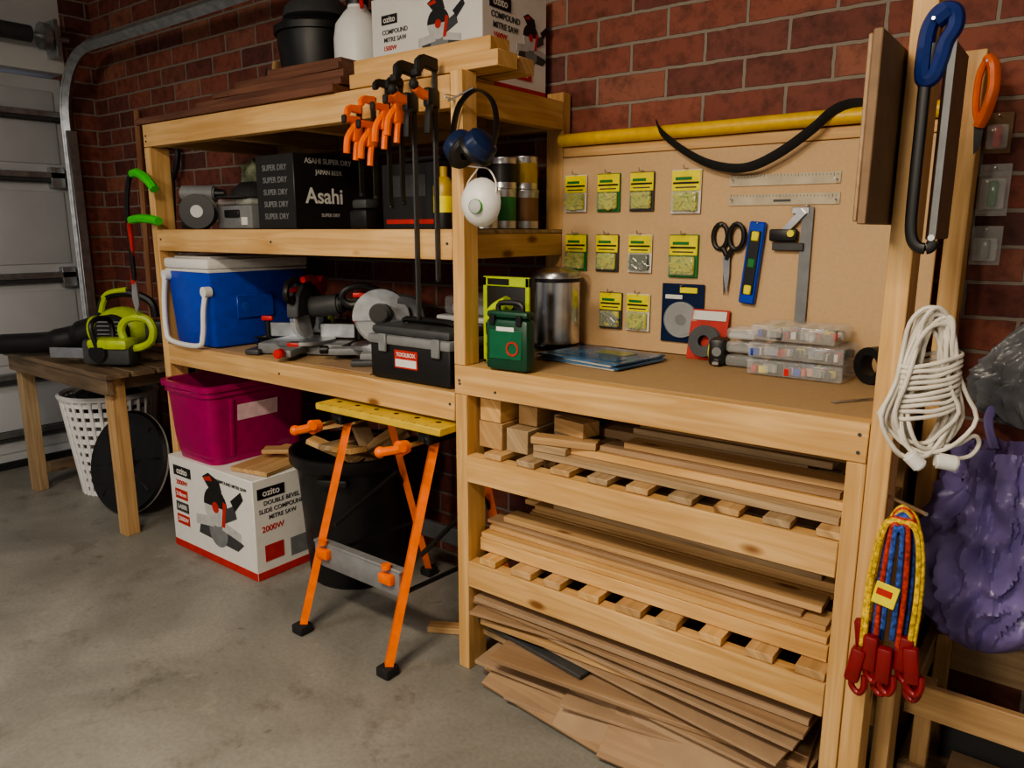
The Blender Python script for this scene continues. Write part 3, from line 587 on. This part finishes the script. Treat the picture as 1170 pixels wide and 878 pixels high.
o=Ob('garden_sprayer_bottle',T(-2.215,1.98,1.855)); o.lathe([(0,0),(.08,0),(.088,.01),(.088,.24),(.08,.29),(.05,.33),(.035,.345),(.035,.36),(0,.36)],WHT); o.lathe([(.04,.355),(.042,.40),(.02,.41),(0,.41)],BLK); o.tube([(0,0,.40),(0,-.0,.44),(.03,-.02,.46),(.08,-.03,.455)],.012,BLK,smoothn=4); o.tube([(0,0,.4),(.05,-.03,.38),(.07,-.04,.33)],.008,RED,smoothn=4); o.done()
o=Ob('black_plant_pot_stack',T(-2.35,2.17,1.855)); o.lathe([(0,0),(.06,0),(.08,.3),(.088,.3),(.088,.33),(.092,.34),(.092,.38),(.07,.38),(.056,.01),(0,.01)],BLK); o.done()
o=Ob('marker_pen',T(-2.96,2.06,1.857,-10,8,0)); o.cyl((0,0,.002),(0,0,.20),.014,mat('teal',(.0,.3,.4),.4),seg=14); o.cyl((0,0,.20),(0,0,.25),.015,BLK,seg=14); o.done()
o=Ob('wooden_stake',T(-3.1,2.2,1.858,-8,5,0)); o.box((0,0,.16),(.025,.02,.32),PINE2); o.done()

# ------------------------------------------------------------------ middle shelf items
Z2=1.4235
o=Ob('beer_carton'); o.bx(-2.62,-2.385,1.79,2.12,Z2,1.70,BCARD,bev=.003); o.text('Asahi',.082,WHT,RT(-2.3843,1.93,1.545)); o.text('ASAHI SUPER DRY',.028,LGR,RT(-2.3843,1.955,1.675)); o.text('JAPAN BEER',.024,LGR,RT(-2.3843,1.955,1.635)); o.text('SUPER DRY',.018,LGR,RT(-2.3843,1.955,1.475))
for k in range(5): o.text('SUPER DRY',.030,GRY,FR(-2.50,1.7893,1.47+k*.045))
o.done()
o=Ob('black_tool_carton'); o.bx(-1.99,-1.72,1.86,2.15,Z2,1.64,BCARD,bev=.003); o.bx(-1.97,-1.74,1.858,1.86,1.44,1.455,CARDR,bev=0); o.bx(-1.94,-1.78,1.858,1.86,1.53,1.60,DKG,bev=0); o.box((-1.85,2.0,1.655),(.2,.2,.02),BLK,bev=.006); o.done()
o=Ob('cordless_battery_charger'); o.bx(-2.10,-2.01,1.80,1.9,Z2,1.49,BLK,bev=.012); o.bx(-2.095,-2.02,1.81,1.88,1.492,1.525,DKG,bev=.01); o.done()
o=Ob('wood_glue_bottle'); o.M=T(-1.645,1.80,Z2); o.lathe([(0,0),(.033,0),(.034,.005),(.034,.05)],BLK); o.lathe([(.034,.05),(.034,.10)],YEL); o.lathe([(.034,.10),(.034,.13),(.02,.155),(.012,.16),(.012,.19),(0,.19)],mat('glue_bottle',(.45,.3,.03),.4)); o.done()
def tin(name,x,y,z,r,h,m1,m2):
    o=Ob(name,T(x,y,z)); o.lathe([(0,0),(r,0),(r*1.02,.003),(r,.006),(r,h*.2)],STL); o.lathe([(r,h*.2),(r,h*.8)],m1); o.lathe([(r,h*.8),(r,h-.006),(r*1.02,h-.003),(r,h),(r*.85,h-.004),(0,h-.004)],m2); return o.done()
tin('varnish_tin',-1.59,1.935,Z2,.042,.12,mat('label_white',(.7,.7,.66),.5),STL); tin('paint_tin',-1.60,2.04,Z2,.047,.13,mat('label_green',(.03,.22,.06),.5),STL); tin('paint_tin',-1.59,2.15,Z2,.05,.13,mat('label_brown',(.2,.1,.04),.5),STL)
tin('wood_stain_tin',-1.60,2.045,Z2+.131,.045,.1,BCARD,STL); tin('wood_stain_tin',-1.59,2.15,Z2+.131,.046,.11,mat('label_yellow_brown',(.5,.33,.05),.5),STL)
tin('spray_paint_can',-1.60,1.868,Z2,.022,.15,CARDR,BLK); tin('spray_paint_can',-1.685,2.2,Z2,.03,.18,WHT,BLK)
o=Ob('clear_lid_hardware_case'); o.bx(-2.93,-2.68,1.80,1.98,Z2,1.52,GRY,bev=.012); o.bx(-2.925,-2.685,1.805,1.975,1.52,1.545,CLR,bev=.008); o.bx(-2.69,-2.678,1.84,1.94,1.45,1.49,CARD,bev=.001); o.bx(-2.86,-2.76,1.792,1.8,1.47,1.5,BLK); o.bx(-2.75,-2.71,1.798,1.80,1.44,1.47,CARD,bev=0); o.done()
o=Ob('trimmer_line_spool',T(-2.95,1.735,Z2+.071,90,0,42)); o.lathe([(.025,-.03),(.07,-.03),(.07,-.024),(.055,-.02),(.055,.02),(.07,.024),(.07,.03),(.025,.03)],BLK); o.lathe([(0,-.02),(.025,-.02),(.025,.031),(0,.031)],LGR); o.done()
o=Ob('black_cap',T(-2.80,1.9,1.547)); o.lathe([(0,.07),(.05,.065),(.09,.035),(.1,0),(.095,0)],BLKR); o.prism([(.1*math.cos(a),-.1*math.sin(a)-(.06 if 0<i<8 else 0)) for i,a in enumerate([k*math.pi/8 for k in range(9)])],.006,BLKR); o.done()
o=Ob('cordless_drill',T(-3.09,1.84,Z2,0,0,35)); o.cyl((-.09,0,.15),(.06,0,.15),.034,GRY,bev=.006); o.cyl((.06,0,.15),(.1,0,.15),.022,BLK,r2=.016); o.tube([(-.03,0,.13),(-.04,0,.08),(-.045,0,.04)],.02,DKG,smoothn=4); o.box((-.04,0,.025),(.1,.065,.05),BLK,bev=.008); o.box((-.0,0,.11),(.012,.014,.03),BGRN,bev=.004); o.done()
o=Ob('camouflage_cloth_bundle'); CAM=mat('camouflage_cloth',(.30,.34,.22),.8,var=.8,scale=18,bump=.4)
o.blob((-3.04,2.12,Z2+.128),(.13,.11,.15),CAM,3); o.blob((-2.99,2.08,Z2+.24),(.10,.08,.07),CAM,8); o.done()

# ------------------------------------------------------------------ lower bench (left) items
ZL=.9295
o=Ob('cooler_box')
x0,x1,y0,y1=-3.195,-2.86,1.70,2.19
M=T((x0+x1)/2,(y0+y1)/2,ZL)
o.box((0,0,.165),(x1-x0,y1-y0,.33),BLU,bev=.02,taper=.93,M=M); o.box((0,0,.352),(x1-x0+.012,y1-y0+.012,.045),WHT,bev=.014,M=M); o.box((0,0,.378),(x1-x0-.05,y1-y0-.06,.01),WHT,bev=.004,M=M)
o.box((0,0,.323),(x1-x0+.004,y1-y0+.004,.012),WHT,bev=.003,M=M)
o.bx(x1-.004,x1+.004,1.82,2.0,ZL+.12,ZL+.22,mat('blue_embossed',(.008,.06,.48),.3),bev=.003); o.cyl((x1+.003,1.86,ZL+.17),(x1+.005,1.86,ZL+.17),.02,mat('blue_badge',(.02,.09,.5),.3))
hx0,hx1=x0+.02,x1-.015
o.tube([(hx0,y0-.014,ZL+.30),(hx0-.008,y0-.024,ZL+.2),(hx0-.004,y0-.03,ZL+.07),(hx0+.04,y0-.034,ZL+.02),(hx1-.05,y0-.034,ZL+.015),(hx1-.012,y0-.03,ZL+.06),(hx1-.004,y0-.024,ZL+.16),(hx1,y0-.014,ZL+.22)],.011,WHT,smoothn=6)
for hx,hz in ((hx0,.30),(hx1,.24)): o.cyl((hx,y0-.022,ZL+hz),(hx,y0+.01,ZL+hz),.022,WHT)
o.done()
def mitre(name,M,redh=True,sc=1.0,bladevis=False):
    o=Ob(name,M@Matrix.Diagonal((sc,sc,sc,1)))
    o.box((0,0,.025),(.36,.16,.045),GRY,bev=.01); o.cyl((0,-.02,.045),(0,-.02,.06),.12,ALU,seg=40,bev=.003); o.box((0,-.15,.03),(.07,.16,.03),GRY,bev=.008)
    for sx in (-.19,.19): o.box((sx,.0,.012),(.06,.22,.022),DKG,bev=.006)
    for sx in (-.11,.11): o.box((sx,.055,.085),(.15,.016,.06),ALU,bev=.003)
    o.cyl((0,-.235,.035),(0,-.27,.035),.018,RED if redh else BLK,bev=.004)
    o.tube([(0,.12,.06),(0,.15,.14),(0,.13,.22),(0,.06,.24)],.028,GRY,smoothn=5); o.cyl((-.035,.14,.09),(.035,.14,.09),.03,DKG)
    o.cyl((-.002,-.01,.17),(.002,-.01,.17),.105,BLADE,seg=48)
    t=[(.118*math.cos(a),.118*math.sin(a)) for a in [math.radians(d) for d in range(-5,196,12)]]
    o.prism(t,.045,DKG if redh else ALU,T(-.022,-.01,.17,90,0,90),bev=.003)
    o.prism([(.112*math.cos(a),.112*math.sin(a)) for a in [math.radians(d) for d in range(190,300,10)]]+[(0,0)],.03,CLR,T(-.015,-.01,.17,90,0,90))
    o.cyl((.02,0,.185),(.15,0,.2),.042,DKG,bev=.008); o.cyl((.15,0,.2),(.165,0,.202),.036,BLK,bev=.004)
    o.tube([(-.0,-.02,.28),(0,-.08,.30),(0,-.15,.285),(0,-.17,.245),(0,-.13,.22),(0,-.08,.24)],.014,BLK,smoothn=5); o.box((0,-.1,.262),(.02,.05,.02),RED,bev=.005)
    o.cyl((-.025,-.01,.17),(-.03,-.01,.17),.02,STL)
    if redh:
        o.cyl((0,.1,.27),(.04,.1,.27),.035,RED); o.tube([(.03,.09,.24),(.04,.0,.30),(.03,-.08,.30)],.013,RED,smoothn=4); o.box((0,-.12,.05),(.05,.04,.02),RED,bev=.005)
        for sx in (-.2,.2): o.cyl((sx,.06,.05),(sx,.06,.12),.012,BLK); o.box((sx,.06,.13),(.05,.02,.02),RED,bev=.005)
    return o.done()
mitre('compound_mitre_saw',T(-2.50,1.90,ZL,0,0,28),True,1.0)
mitre('compound_mitre_saw',T(-2.12,1.97,ZL+.008,0,0,-50),False,.92)
o=Ob('power_cable'); 
P=[]
for i in range(60):
    a=i*.52; r=.05+.012*math.sin(i*.37); P.append((-2.74+r*math.cos(a),1.88+r*.8*math.sin(a),ZL+.006+.0007*i+.004*math.sin(i)))
P+=[(-2.68,1.80,ZL+.03),(-2.66,1.76,ZL+.006)]
o.tube(P,.0045,BLK,smoothn=2); o.done()
o=Ob('circular_saw'); o.M=T(-2.72,2.1,ZL,0,0,-25)
o.box((0,0,.006),(.24,.12,.008),STL,bev=.002); o.cyl((-.0,-.03,.075),(.0,.01,.075),.075,DKG,bev=.006,seg=32); o.cyl((0,.01,.085),(0,.09,.085),.045,LIME,bev=.008); o.tube([(-.04,.02,.13),(.0,.02,.19),(.08,.02,.18),(.1,.02,.11),(.05,.02,.08)],.016,BLK,smoothn=5); o.box((.03,.02,.155),(.03,.02,.02),RED,bev=.004); o.done()
o=Ob('particle_board_sheet'); o.bx(-2.22,-1.93,1.72,1.85,ZL,ZL+.007,PLY,bev=.001); o.done()
o=Ob('toolbox'); x0,x1,y0,y1=-1.91,-1.545,1.705,1.92
o.bx(x0,x1,y0,y1,ZL,ZL+.125,BLK,bev=.012); o.bx(x0-.006,x1+.004,y0-.006,y1+.006,ZL+.118,ZL+.15,GRY,bev=.008); o.bx(x0+.004,x1-.006,y0+.004,y1-.004,ZL+.15,ZL+.18,DKG,bev=.012)
o.tube([(x0+.08,1.81,ZL+.178),(x0+.085,1.80,ZL+.195),(x1-.085,1.80,ZL+.195),(x1-.08,1.81,ZL+.178)],.010,BLK,smoothn=3)
for x in (x0+.055,x1-.07): o.bx(x,x+.035,y0-.014,y0-.004,ZL+.095,ZL+.155,GRY,bev=.003)
o.bx(-1.79,-1.685,y0-.002,y0,ZL+.045,ZL+.105,CARDR,bev=0); o.bx(-1.785,-1.69,y0-.003,y0-.001,ZL+.05,ZL+.075,CARD,bev=0); o.text('TOOLBOX',.018,CARD,FR(-1.7375,y0-.0025,ZL+.09)); o.done()
o=Ob('clear_storage_tub'); o.bx(-1.86,-1.62,2.0,2.22,ZL,ZL+.17,CLR,bev=.02); o.bx(-1.87,-1.61,1.99,2.23,ZL+.17,ZL+.19,LGR,bev=.008); o.bx(-1.84,-1.64,2.02,2.2,ZL+.01,ZL+.1,LGR,bev=.02); o.bx(-1.85,-1.63,2.01,2.21,ZL+.192,ZL+.26,CLR,bev=.015); o.bx(-1.83,-1.65,2.03,2.19,ZL+.195,ZL+.23,LGR,bev=.01); o.done()

# ------------------------------------------------------------------ floor items under left bench
cx0,cx1,cy0,ch=-3.20,-2.56,1.635,.432
o=Ob('slide_mitre_saw_carton'); carton(o,cx0,cx1,cy0,2.10,0,ch,1)
f=cy0-.0015
o.box((cx0+.11,f,.37),(.14,.002,.045),BLK,bev=0); o.text('ozito',.042,CARD,FR(cx0+.11,f-.001,.37)); sawpic(o,FR(cx0+.37,f+.001,.23),1.55)
o.text('2000W',.03,CARDR,FR(cx0+.1,f,.315)); o.text('SLIDE COMPOUND MITRE SAW',.02,DKG,FR(cx0+.46,f,.385))
for k in range(3): o.box((cx0+.09,f,.26-.06*k),(.10,.002,.045),(CARDR,DKG,CARDR)[k],bev=0); o.text(('210mm','LASER','2000W')[k],.028,CARD,FR(cx0+.09,f-.001,.26-.06*k))
g=cx1+.0015
o.box((g,1.72,.37),(.002,.13,.045),BLK,bev=0); o.text('ozito',.04,CARD,RT(g+.001,1.72,.37))
for k,w in enumerate(('DOUBLE BEVEL','SLIDE COMPOUND','MITRE SAW')): o.text(w,.026,DKG,RT(g-.0005,1.77,.325-.032*k))
o.text('2000W',.035,CARDR,RT(g-.0005,1.72,.215))
o.box((g,1.72,.11),(.001,.09,.07),CARDR,bev=0); o.box((g,1.86,.10),(.001,.12,.08),GRY,bev=0); o.box((g,1.99,.10),(.001,.09,.08),CARDR,bev=0); o.done()
o=Ob('pink_storage_tub',T(-3.0,1.885,ch+.001))
def rr(w,d,z,r=.05,n=5):
    out=[]
    for cx_,cy_,a0 in ((w/2-r,d/2-r,0),(-w/2+r,d/2-r,90),(-w/2+r,-d/2+r,180),(w/2-r,-d/2+r,270)):
        for i in range(n+1):
            a=math.radians(a0+90*i/n); out.append((cx_+r*math.cos(a),cy_+r*math.sin(a),z))
    return out
def shell(o,secs,m):
    t=bmesh.new(); R=[[t.verts.new(p) for p in s_] for s_ in secs]
    for A,B in zip(R,R[1:]):
        for i in range(len(A)): t.faces.new((A[i],A[(i+1)%len(A)],B[(i+1)%len(B)],B[i]))
    t.faces.new(R[0][::-1]); t.faces.new(R[-1]); bmesh.ops.recalc_face_normals(t,faces=t.faces); o.commit(t,m)
shell(o,[rr(.30,.46,0),rr(.325,.49,.1),rr(.345,.51,.3),rr(.365,.53,.302),rr(.365,.53,.325),rr(.385,.55,.327),rr(.385,.55,.35),rr(.345,.51,.35),rr(.31,.47,.03)],PINK)
o.box((.172,-.02,.22),(.003,.2,.07),mat('tub_label',(.75,.55,.6),.5),rot=(0,6,0),bev=0); o.box((0,-.262,.315),(.14,.012,.02),PINK,bev=.004); 
for sx in (-1,1): o.box((sx*.17,-.15,.16),(.012,.02,.26),PINK,rot=(0,sx*5,0),bev=.005)
o.done()
o=Ob('timber_offcut_boards'); o.box((-2.685,1.83,ch+.012),(.20,.3,.018),PINE2,rot=(0,0,12)); o.box((-2.68,1.95,ch+.032),(.22,.1,.018),PINE,rot=(0,0,12)); o.box((-2.67,1.9,ch+.053),(.22,.07,.018),PINE2,rot=(0,0,40)); o.done()
o=Ob('black_rubbish_bin',T(-2.325,1.965,0)); o.lathe([(0,.0),(.185,.0),(.195,.012),(.225,.46),(.23,.5),(.25,.5),(.257,.51),(.257,.55),(.245,.553),(.235,.53),(.22,.49),(.185,.02),(0,.02)],BLK,seg=44); 
for a in (-60,120): o.box((.245*math.cos(math.radians(a)),.245*math.sin(math.radians(a)),.47),(.03,.12,.03),BLK,rot=(0,0,a),bev=.006)
OC=[PINE,PINE2,PINE3]
for k,(x,y,a,b,L) in enumerate(((-.05,.0,20,25,.5),(.08,.02,-30,40,.42),(-.08,.06,5,100,.45),(.03,-.08,12,160,.4),(.1,.08,-25,70,.4),(0,.05,35,-20,.38),(-.12,-.02,-15,10,.35))):
    o.box((x,y,.50+.02*k),(L*.9 if k%2 else .34,.07,.022),OC[k%3],rot=(0,a,b))
o.done()

# ------------------------------------------------------------------ folding workbench
o=Ob('folding_workbench')
xl,xr=-2.07,-1.55
ORF=mat('orange_paint',(.9,.17,.008),.4)
for x,fx in ((xl+.04,-2.095),(xr-.06,-1.655)):
    o.tube([(fx,1.505,.03),(x,1.70,.76)],.021,ORF,seg=4,r2=.016); o.box((fx,1.50,.018),(.055,.055,.034),BLKR,bev=.006)
    rx=fx+.04; o.tube([(rx,2.11,.03),(x+.03,1.86,.76)],.021,ORF,seg=4,r2=.016); o.box((rx,2.115,.018),(.055,.055,.034),BLKR,bev=.006)
    o.tube([(x+.02,1.60,.40),(x+.03,1.9,.52),(rx+.01,1.98,.42)],.008,BLK); o.tube([(fx+.02,1.57,.27),(rx-.0,2.03,.26)],.008,BLK)
    o.box((x,1.775,.775),(.05,.26,.045),BLK,bev=.006)
    o.cyl((x,1.64,.765),(x,1.53,.765),.008,STL); o.cyl((x,1.575,.765),(x,1.535,.765),.02,ORG,r2=.026,bev=.004); o.tube([(x-.055,1.515,.75),(x,1.525,.765),(x+.04,1.515,.78)],.014,ORG); o.sph((x-.058,1.514,.75),.018,ORG)
o.box((-1.875,1.575,.285),(.43,.014,.085),GRY,bev=.006); o.box((-1.875,1.585,.33),(.44,.035,.012),GRY,bev=.003); o.box((-1.84,2.04,.25),(.42,.02,.07),DKG,bev=.004)
for x in (-2.03,-1.71): o.box((x,1.562,.30),(.06,.03,.035),ORG,bev=.006); o.cyl((x,1.56,.335),(x,1.56,.35),.016,ORG)
for y0,y1 in ((1.62,1.745),(1.80,1.915)): o.bx(-2.11,-1.515,y0,y1,.80,.825,YWD,bev=.003)
for k in range(6): 
    for y in (1.68,1.86): o.cyl((-2.05+k*.095,y,.8245),(-2.05+k*.095,y,.826),.009,BLK,seg=12)
for k in range(11): o.bx(-2.08+k*.05,-2.079+k*.05,1.62,1.632,.8245,.8256,BLK,bev=0)
o.done()
o=Ob('timber_offcut'); o.box((-1.66,1.84,.012),(.2,.05,.022),PINE2,rot=(0,0,30)); o.done()

# ------------------------------------------------------------------ side table etc.
o=Ob('rustic_side_table')
for k in range(5): 
    y=1.49+k*.12; o.bx(-4.56,-3.40,y,y+.105,.765,.79,OLD)
o.bx(-4.53,-3.42,1.50,1.53,.69,.764,OLD); o.bx(-4.53,-3.42,2.03,2.06,.69,.764,OLD)
for x in (-4.55,-3.53): 
    for y in (1.535,1.96): o.bx(x,x+.07,y,y+.065,0,.764,PINE3 if x<-4 else PINE2)
    o.bx(x+.01,x+.05,1.60,1.96,.70,.76,OLD)
o.bx(-4.48,-4.44,1.6,1.96,.1,.16,OLD); o.done()
o=Ob('laundry_basket',T(-4.22,1.86,0)); 
n=30; Hb=.55
WB=mat('basket_white',(.8,.8,.8),.4,var=.03)
for k,z in enumerate([.0,.05]+[.1+.05*i for i in range(9)]):
    r=.17+.065*z/Hb; o.lathe([(r-.003,z),(r+.002,z),(r+.002,z+.027),(r-.003,z+.027),(r-.003,z)],WB,seg=36)
for i in range(n):
    a=2*math.pi*i/n; o.tube([((.17)*math.cos(a),.17*math.sin(a),.0),(.235*math.cos(a),.235*math.sin(a),.54)],.010,WB,seg=6)
o.lathe([(.225,.535),(.25,.535),(.255,.55),(.24,.56),(.225,.55),(.225,.535)],WB,seg=36); o.lathe([(0,.0),(.17,.0),(.17,.006),(0,.006)],WB,seg=36)
o.blob((0,0,.5),(.17,.17,.09),mat('dark_cloth',(.03,.03,.04),.9,bump=.3),5,2.5,.3); o.done()
o=Ob('bin_lid',T(-3.77,1.72,.262,72,0,14)); o.lathe([(0,.035),(.05,.035),(.055,.02),(.14,.025),(.235,.012),(.25,.015),(.262,.0),(.262,-.012),(.25,-.012)],BLK,seg=48); o.lathe([(.2635,-.012),(.2655,-.006),(.2635,0)],LGR,seg=48); o.tube([(-.05,0,.03),(-.045,0,.055),(.045,0,.055),(.05,0,.03)],.009,BLK,smoothn=4); 
for i in range(8):
    a=i*math.pi/4+.2; o.tube([(.06*math.cos(a),.06*math.sin(a),.022),(.22*math.cos(a),.22*math.sin(a),.014)],.006,BLK,seg=6)
o.done()
o=Ob('leaf_blower',T(-3.86,1.79,.80,0,0,34))
o.tube([(-.12,0,.12),(-.22,-.01,.09),(-.35,-.03,.065),(-.62,-.04,.05)],[.075]*6+[.062]*6+[.052]*6+[.048],BLK,seg=18,smoothn=6)
o.sph((.02,0,.13),.12,LIME,sc=(1.2,.8,.95)); o.cyl((.02,-.085,.13),(.02,-.125,.13),.085,BLK,bev=.01); 
for k in range(6): o.box((.02,-.127,.08+k*.02),(.12,.004,.006),GRY,bev=0)
o.tube([(-.1,0,.2),(-.06,0,.29),(.06,0,.31),(.17,0,.27),(.19,0,.19)],.02,BLK,smoothn=6); o.tube([(-.09,-.004,.215),(-.05,-.004,.30),(.06,-.004,.325)],.017,LIME,smoothn=6)
o.box((.2,0,.12),(.1,.09,.11),DKG,bev=.012); o.cyl((-.1,0,.12),(-.13,0,.115),.08,LIME,bev=.006); o.done()
o=Ob('electric_chainsaw',T(-3.60,1.62,.792,0,0,30)); o.box((0,0,.07),(.24,.1,.12),DKG,bev=.02); o.box((.02,-.01,.11),(.2,.115,.05),LIME,bev=.018); o.cyl((-.03,-.05,.07),(-.03,-.065,.07),.045,BLK,bev=.004)
o.tube([(.1+.0,0,.09),(.19,0,.11),(.22,0,.17),(.19,0,.225),(.1,0,.225),(.06,0,.17)],.018,LIME,closed=True,smoothn=5); o.tube([(-.03,-.06,.1),(-.04,-.07,.2),(-.04,.0,.225),(-.04,.07,.2),(-.03,.06,.1)],.012,BLK,smoothn=5); o.box((-.2,-.01,.06),(.22,.01,.05),BLADE,bev=.003); o.done()
o=Ob('loppers'); 
o.tube([(-3.31,1.655,1.655),(-3.25,1.65,1.655),(-3.18,1.65,1.625),(-3.13,1.65,1.585)],.0185,BGRN,smoothn=4); o.tube([(-3.36,1.655,1.462),(-3.27,1.65,1.468),(-3.16,1.65,1.462),(-3.12,1.65,1.455)],.0185,BGRN,smoothn=4)
o.tube([(-3.31,1.655,1.655),(-3.36,1.66,1.63),(-3.40,1.66,1.52),(-3.42,1.67,1.35),(-3.44,1.68,1.2)],.012,BLK,smoothn=4); o.tube([(-3.36,1.655,1.462),(-3.39,1.66,1.44),(-3.41,1.67,1.38),(-3.45,1.68,1.18)],.011,CARDR,smoothn=4)
o.prism([(-.02,.02),(.02,.02),(.03,-.08),(.0,-.13),(-.03,-.06)],.006,BLADE,FR(-3.445,1.685,1.17)); nail(o,-3.23,YF,1.64,.03); o.done()
o=Ob('long_handled_shovel'); HW=wood('handle_wood',(.4,.2,.1),(.28,.12,.06),False); o.tube([(-4.38,2.2,.02),(-4.5,2.31,2.1)],.018,HW); o.box((-4.382,2.2,.13),(.2,.02,.24),DKG,rot=(-4,-4,0),bev=.008); o.done()
o=Ob('d_handle_spade'); sx=-4.12
o.tube([(sx-.03,2.2,.3),(sx,2.28,1.70)],.015,BLK); o.tube([(sx,2.28,1.70),(sx-.05,2.285,1.77),(sx-.055,2.29,1.86),(sx+.055,2.29,1.86),(sx+.05,2.285,1.77)],.015,BLK,closed=True,smoothn=4); o.prism([(-.09,.14),(.09,.14),(.09,-.06),(0,-.15),(-.09,-.06)],.004,DKG,T(sx-.03,2.2,.16,85,0,0)); o.done()

# ------------------------------------------------------------------ lights
o=Ob('ceiling_light'); o.bx(-1.6,-.3,-.35,-.25,2.74,2.8,WHT,bev=.01); o.cyl((-1.55,-.3,2.72),(-.35,-.3,2.72),.018,mat('lamp_tube',(1,1,1),.5,emit=((1,.86,.68),6))); o.done()
def area(name,loc,size,power,col,rot=(0,0,0),sy=None):
    l=bpy.data.lights.new(name,'AREA'); l.energy=power; l.color=col; l.size=size
    if sy: l.shape='RECTANGLE'; l.size_y=sy
    ob=bpy.data.objects.new(name,l); ob.location=loc; ob.rotation_euler=[math.radians(a) for a in rot]; SC.collection.objects.link(ob)
area('ceiling_lamp_light',(-.95,-.3,2.66),.9,70,(1,.85,.65),sy=.25)
area('left_area_light',(-3.0,-.8,2.7),.8,24,(1,.95,.9),sy=.3)  # weaker overhead area light on the left, without a fixture
area('frontal_fill_light',(-.9,-3.1,2.5),.6,66,(1,.88,.72),rot=(48,0,0),sy=.4)  # soft fill added behind the camera to brighten racks and bays, no real lamp
w=bpy.data.worlds.new('w'); SC.world=w; w.use_nodes=True; w.node_tree.nodes['Background'].inputs[0].default_value=(.85,.87,1,1); w.node_tree.nodes['Background'].inputs[1].default_value=.18
# ------------------------------------------------------------------ camera
cam=bpy.data.cameras.new('camera'); cam.sensor_width=36; cam.lens=856.4/1170*36; cam.clip_start=.05
co=bpy.data.objects.new('camera',cam); co.location=(0,0,1.42); co.rotation_euler=(math.pi/2-.2029,0,.6526); SC.collection.objects.link(co); SC.camera=co
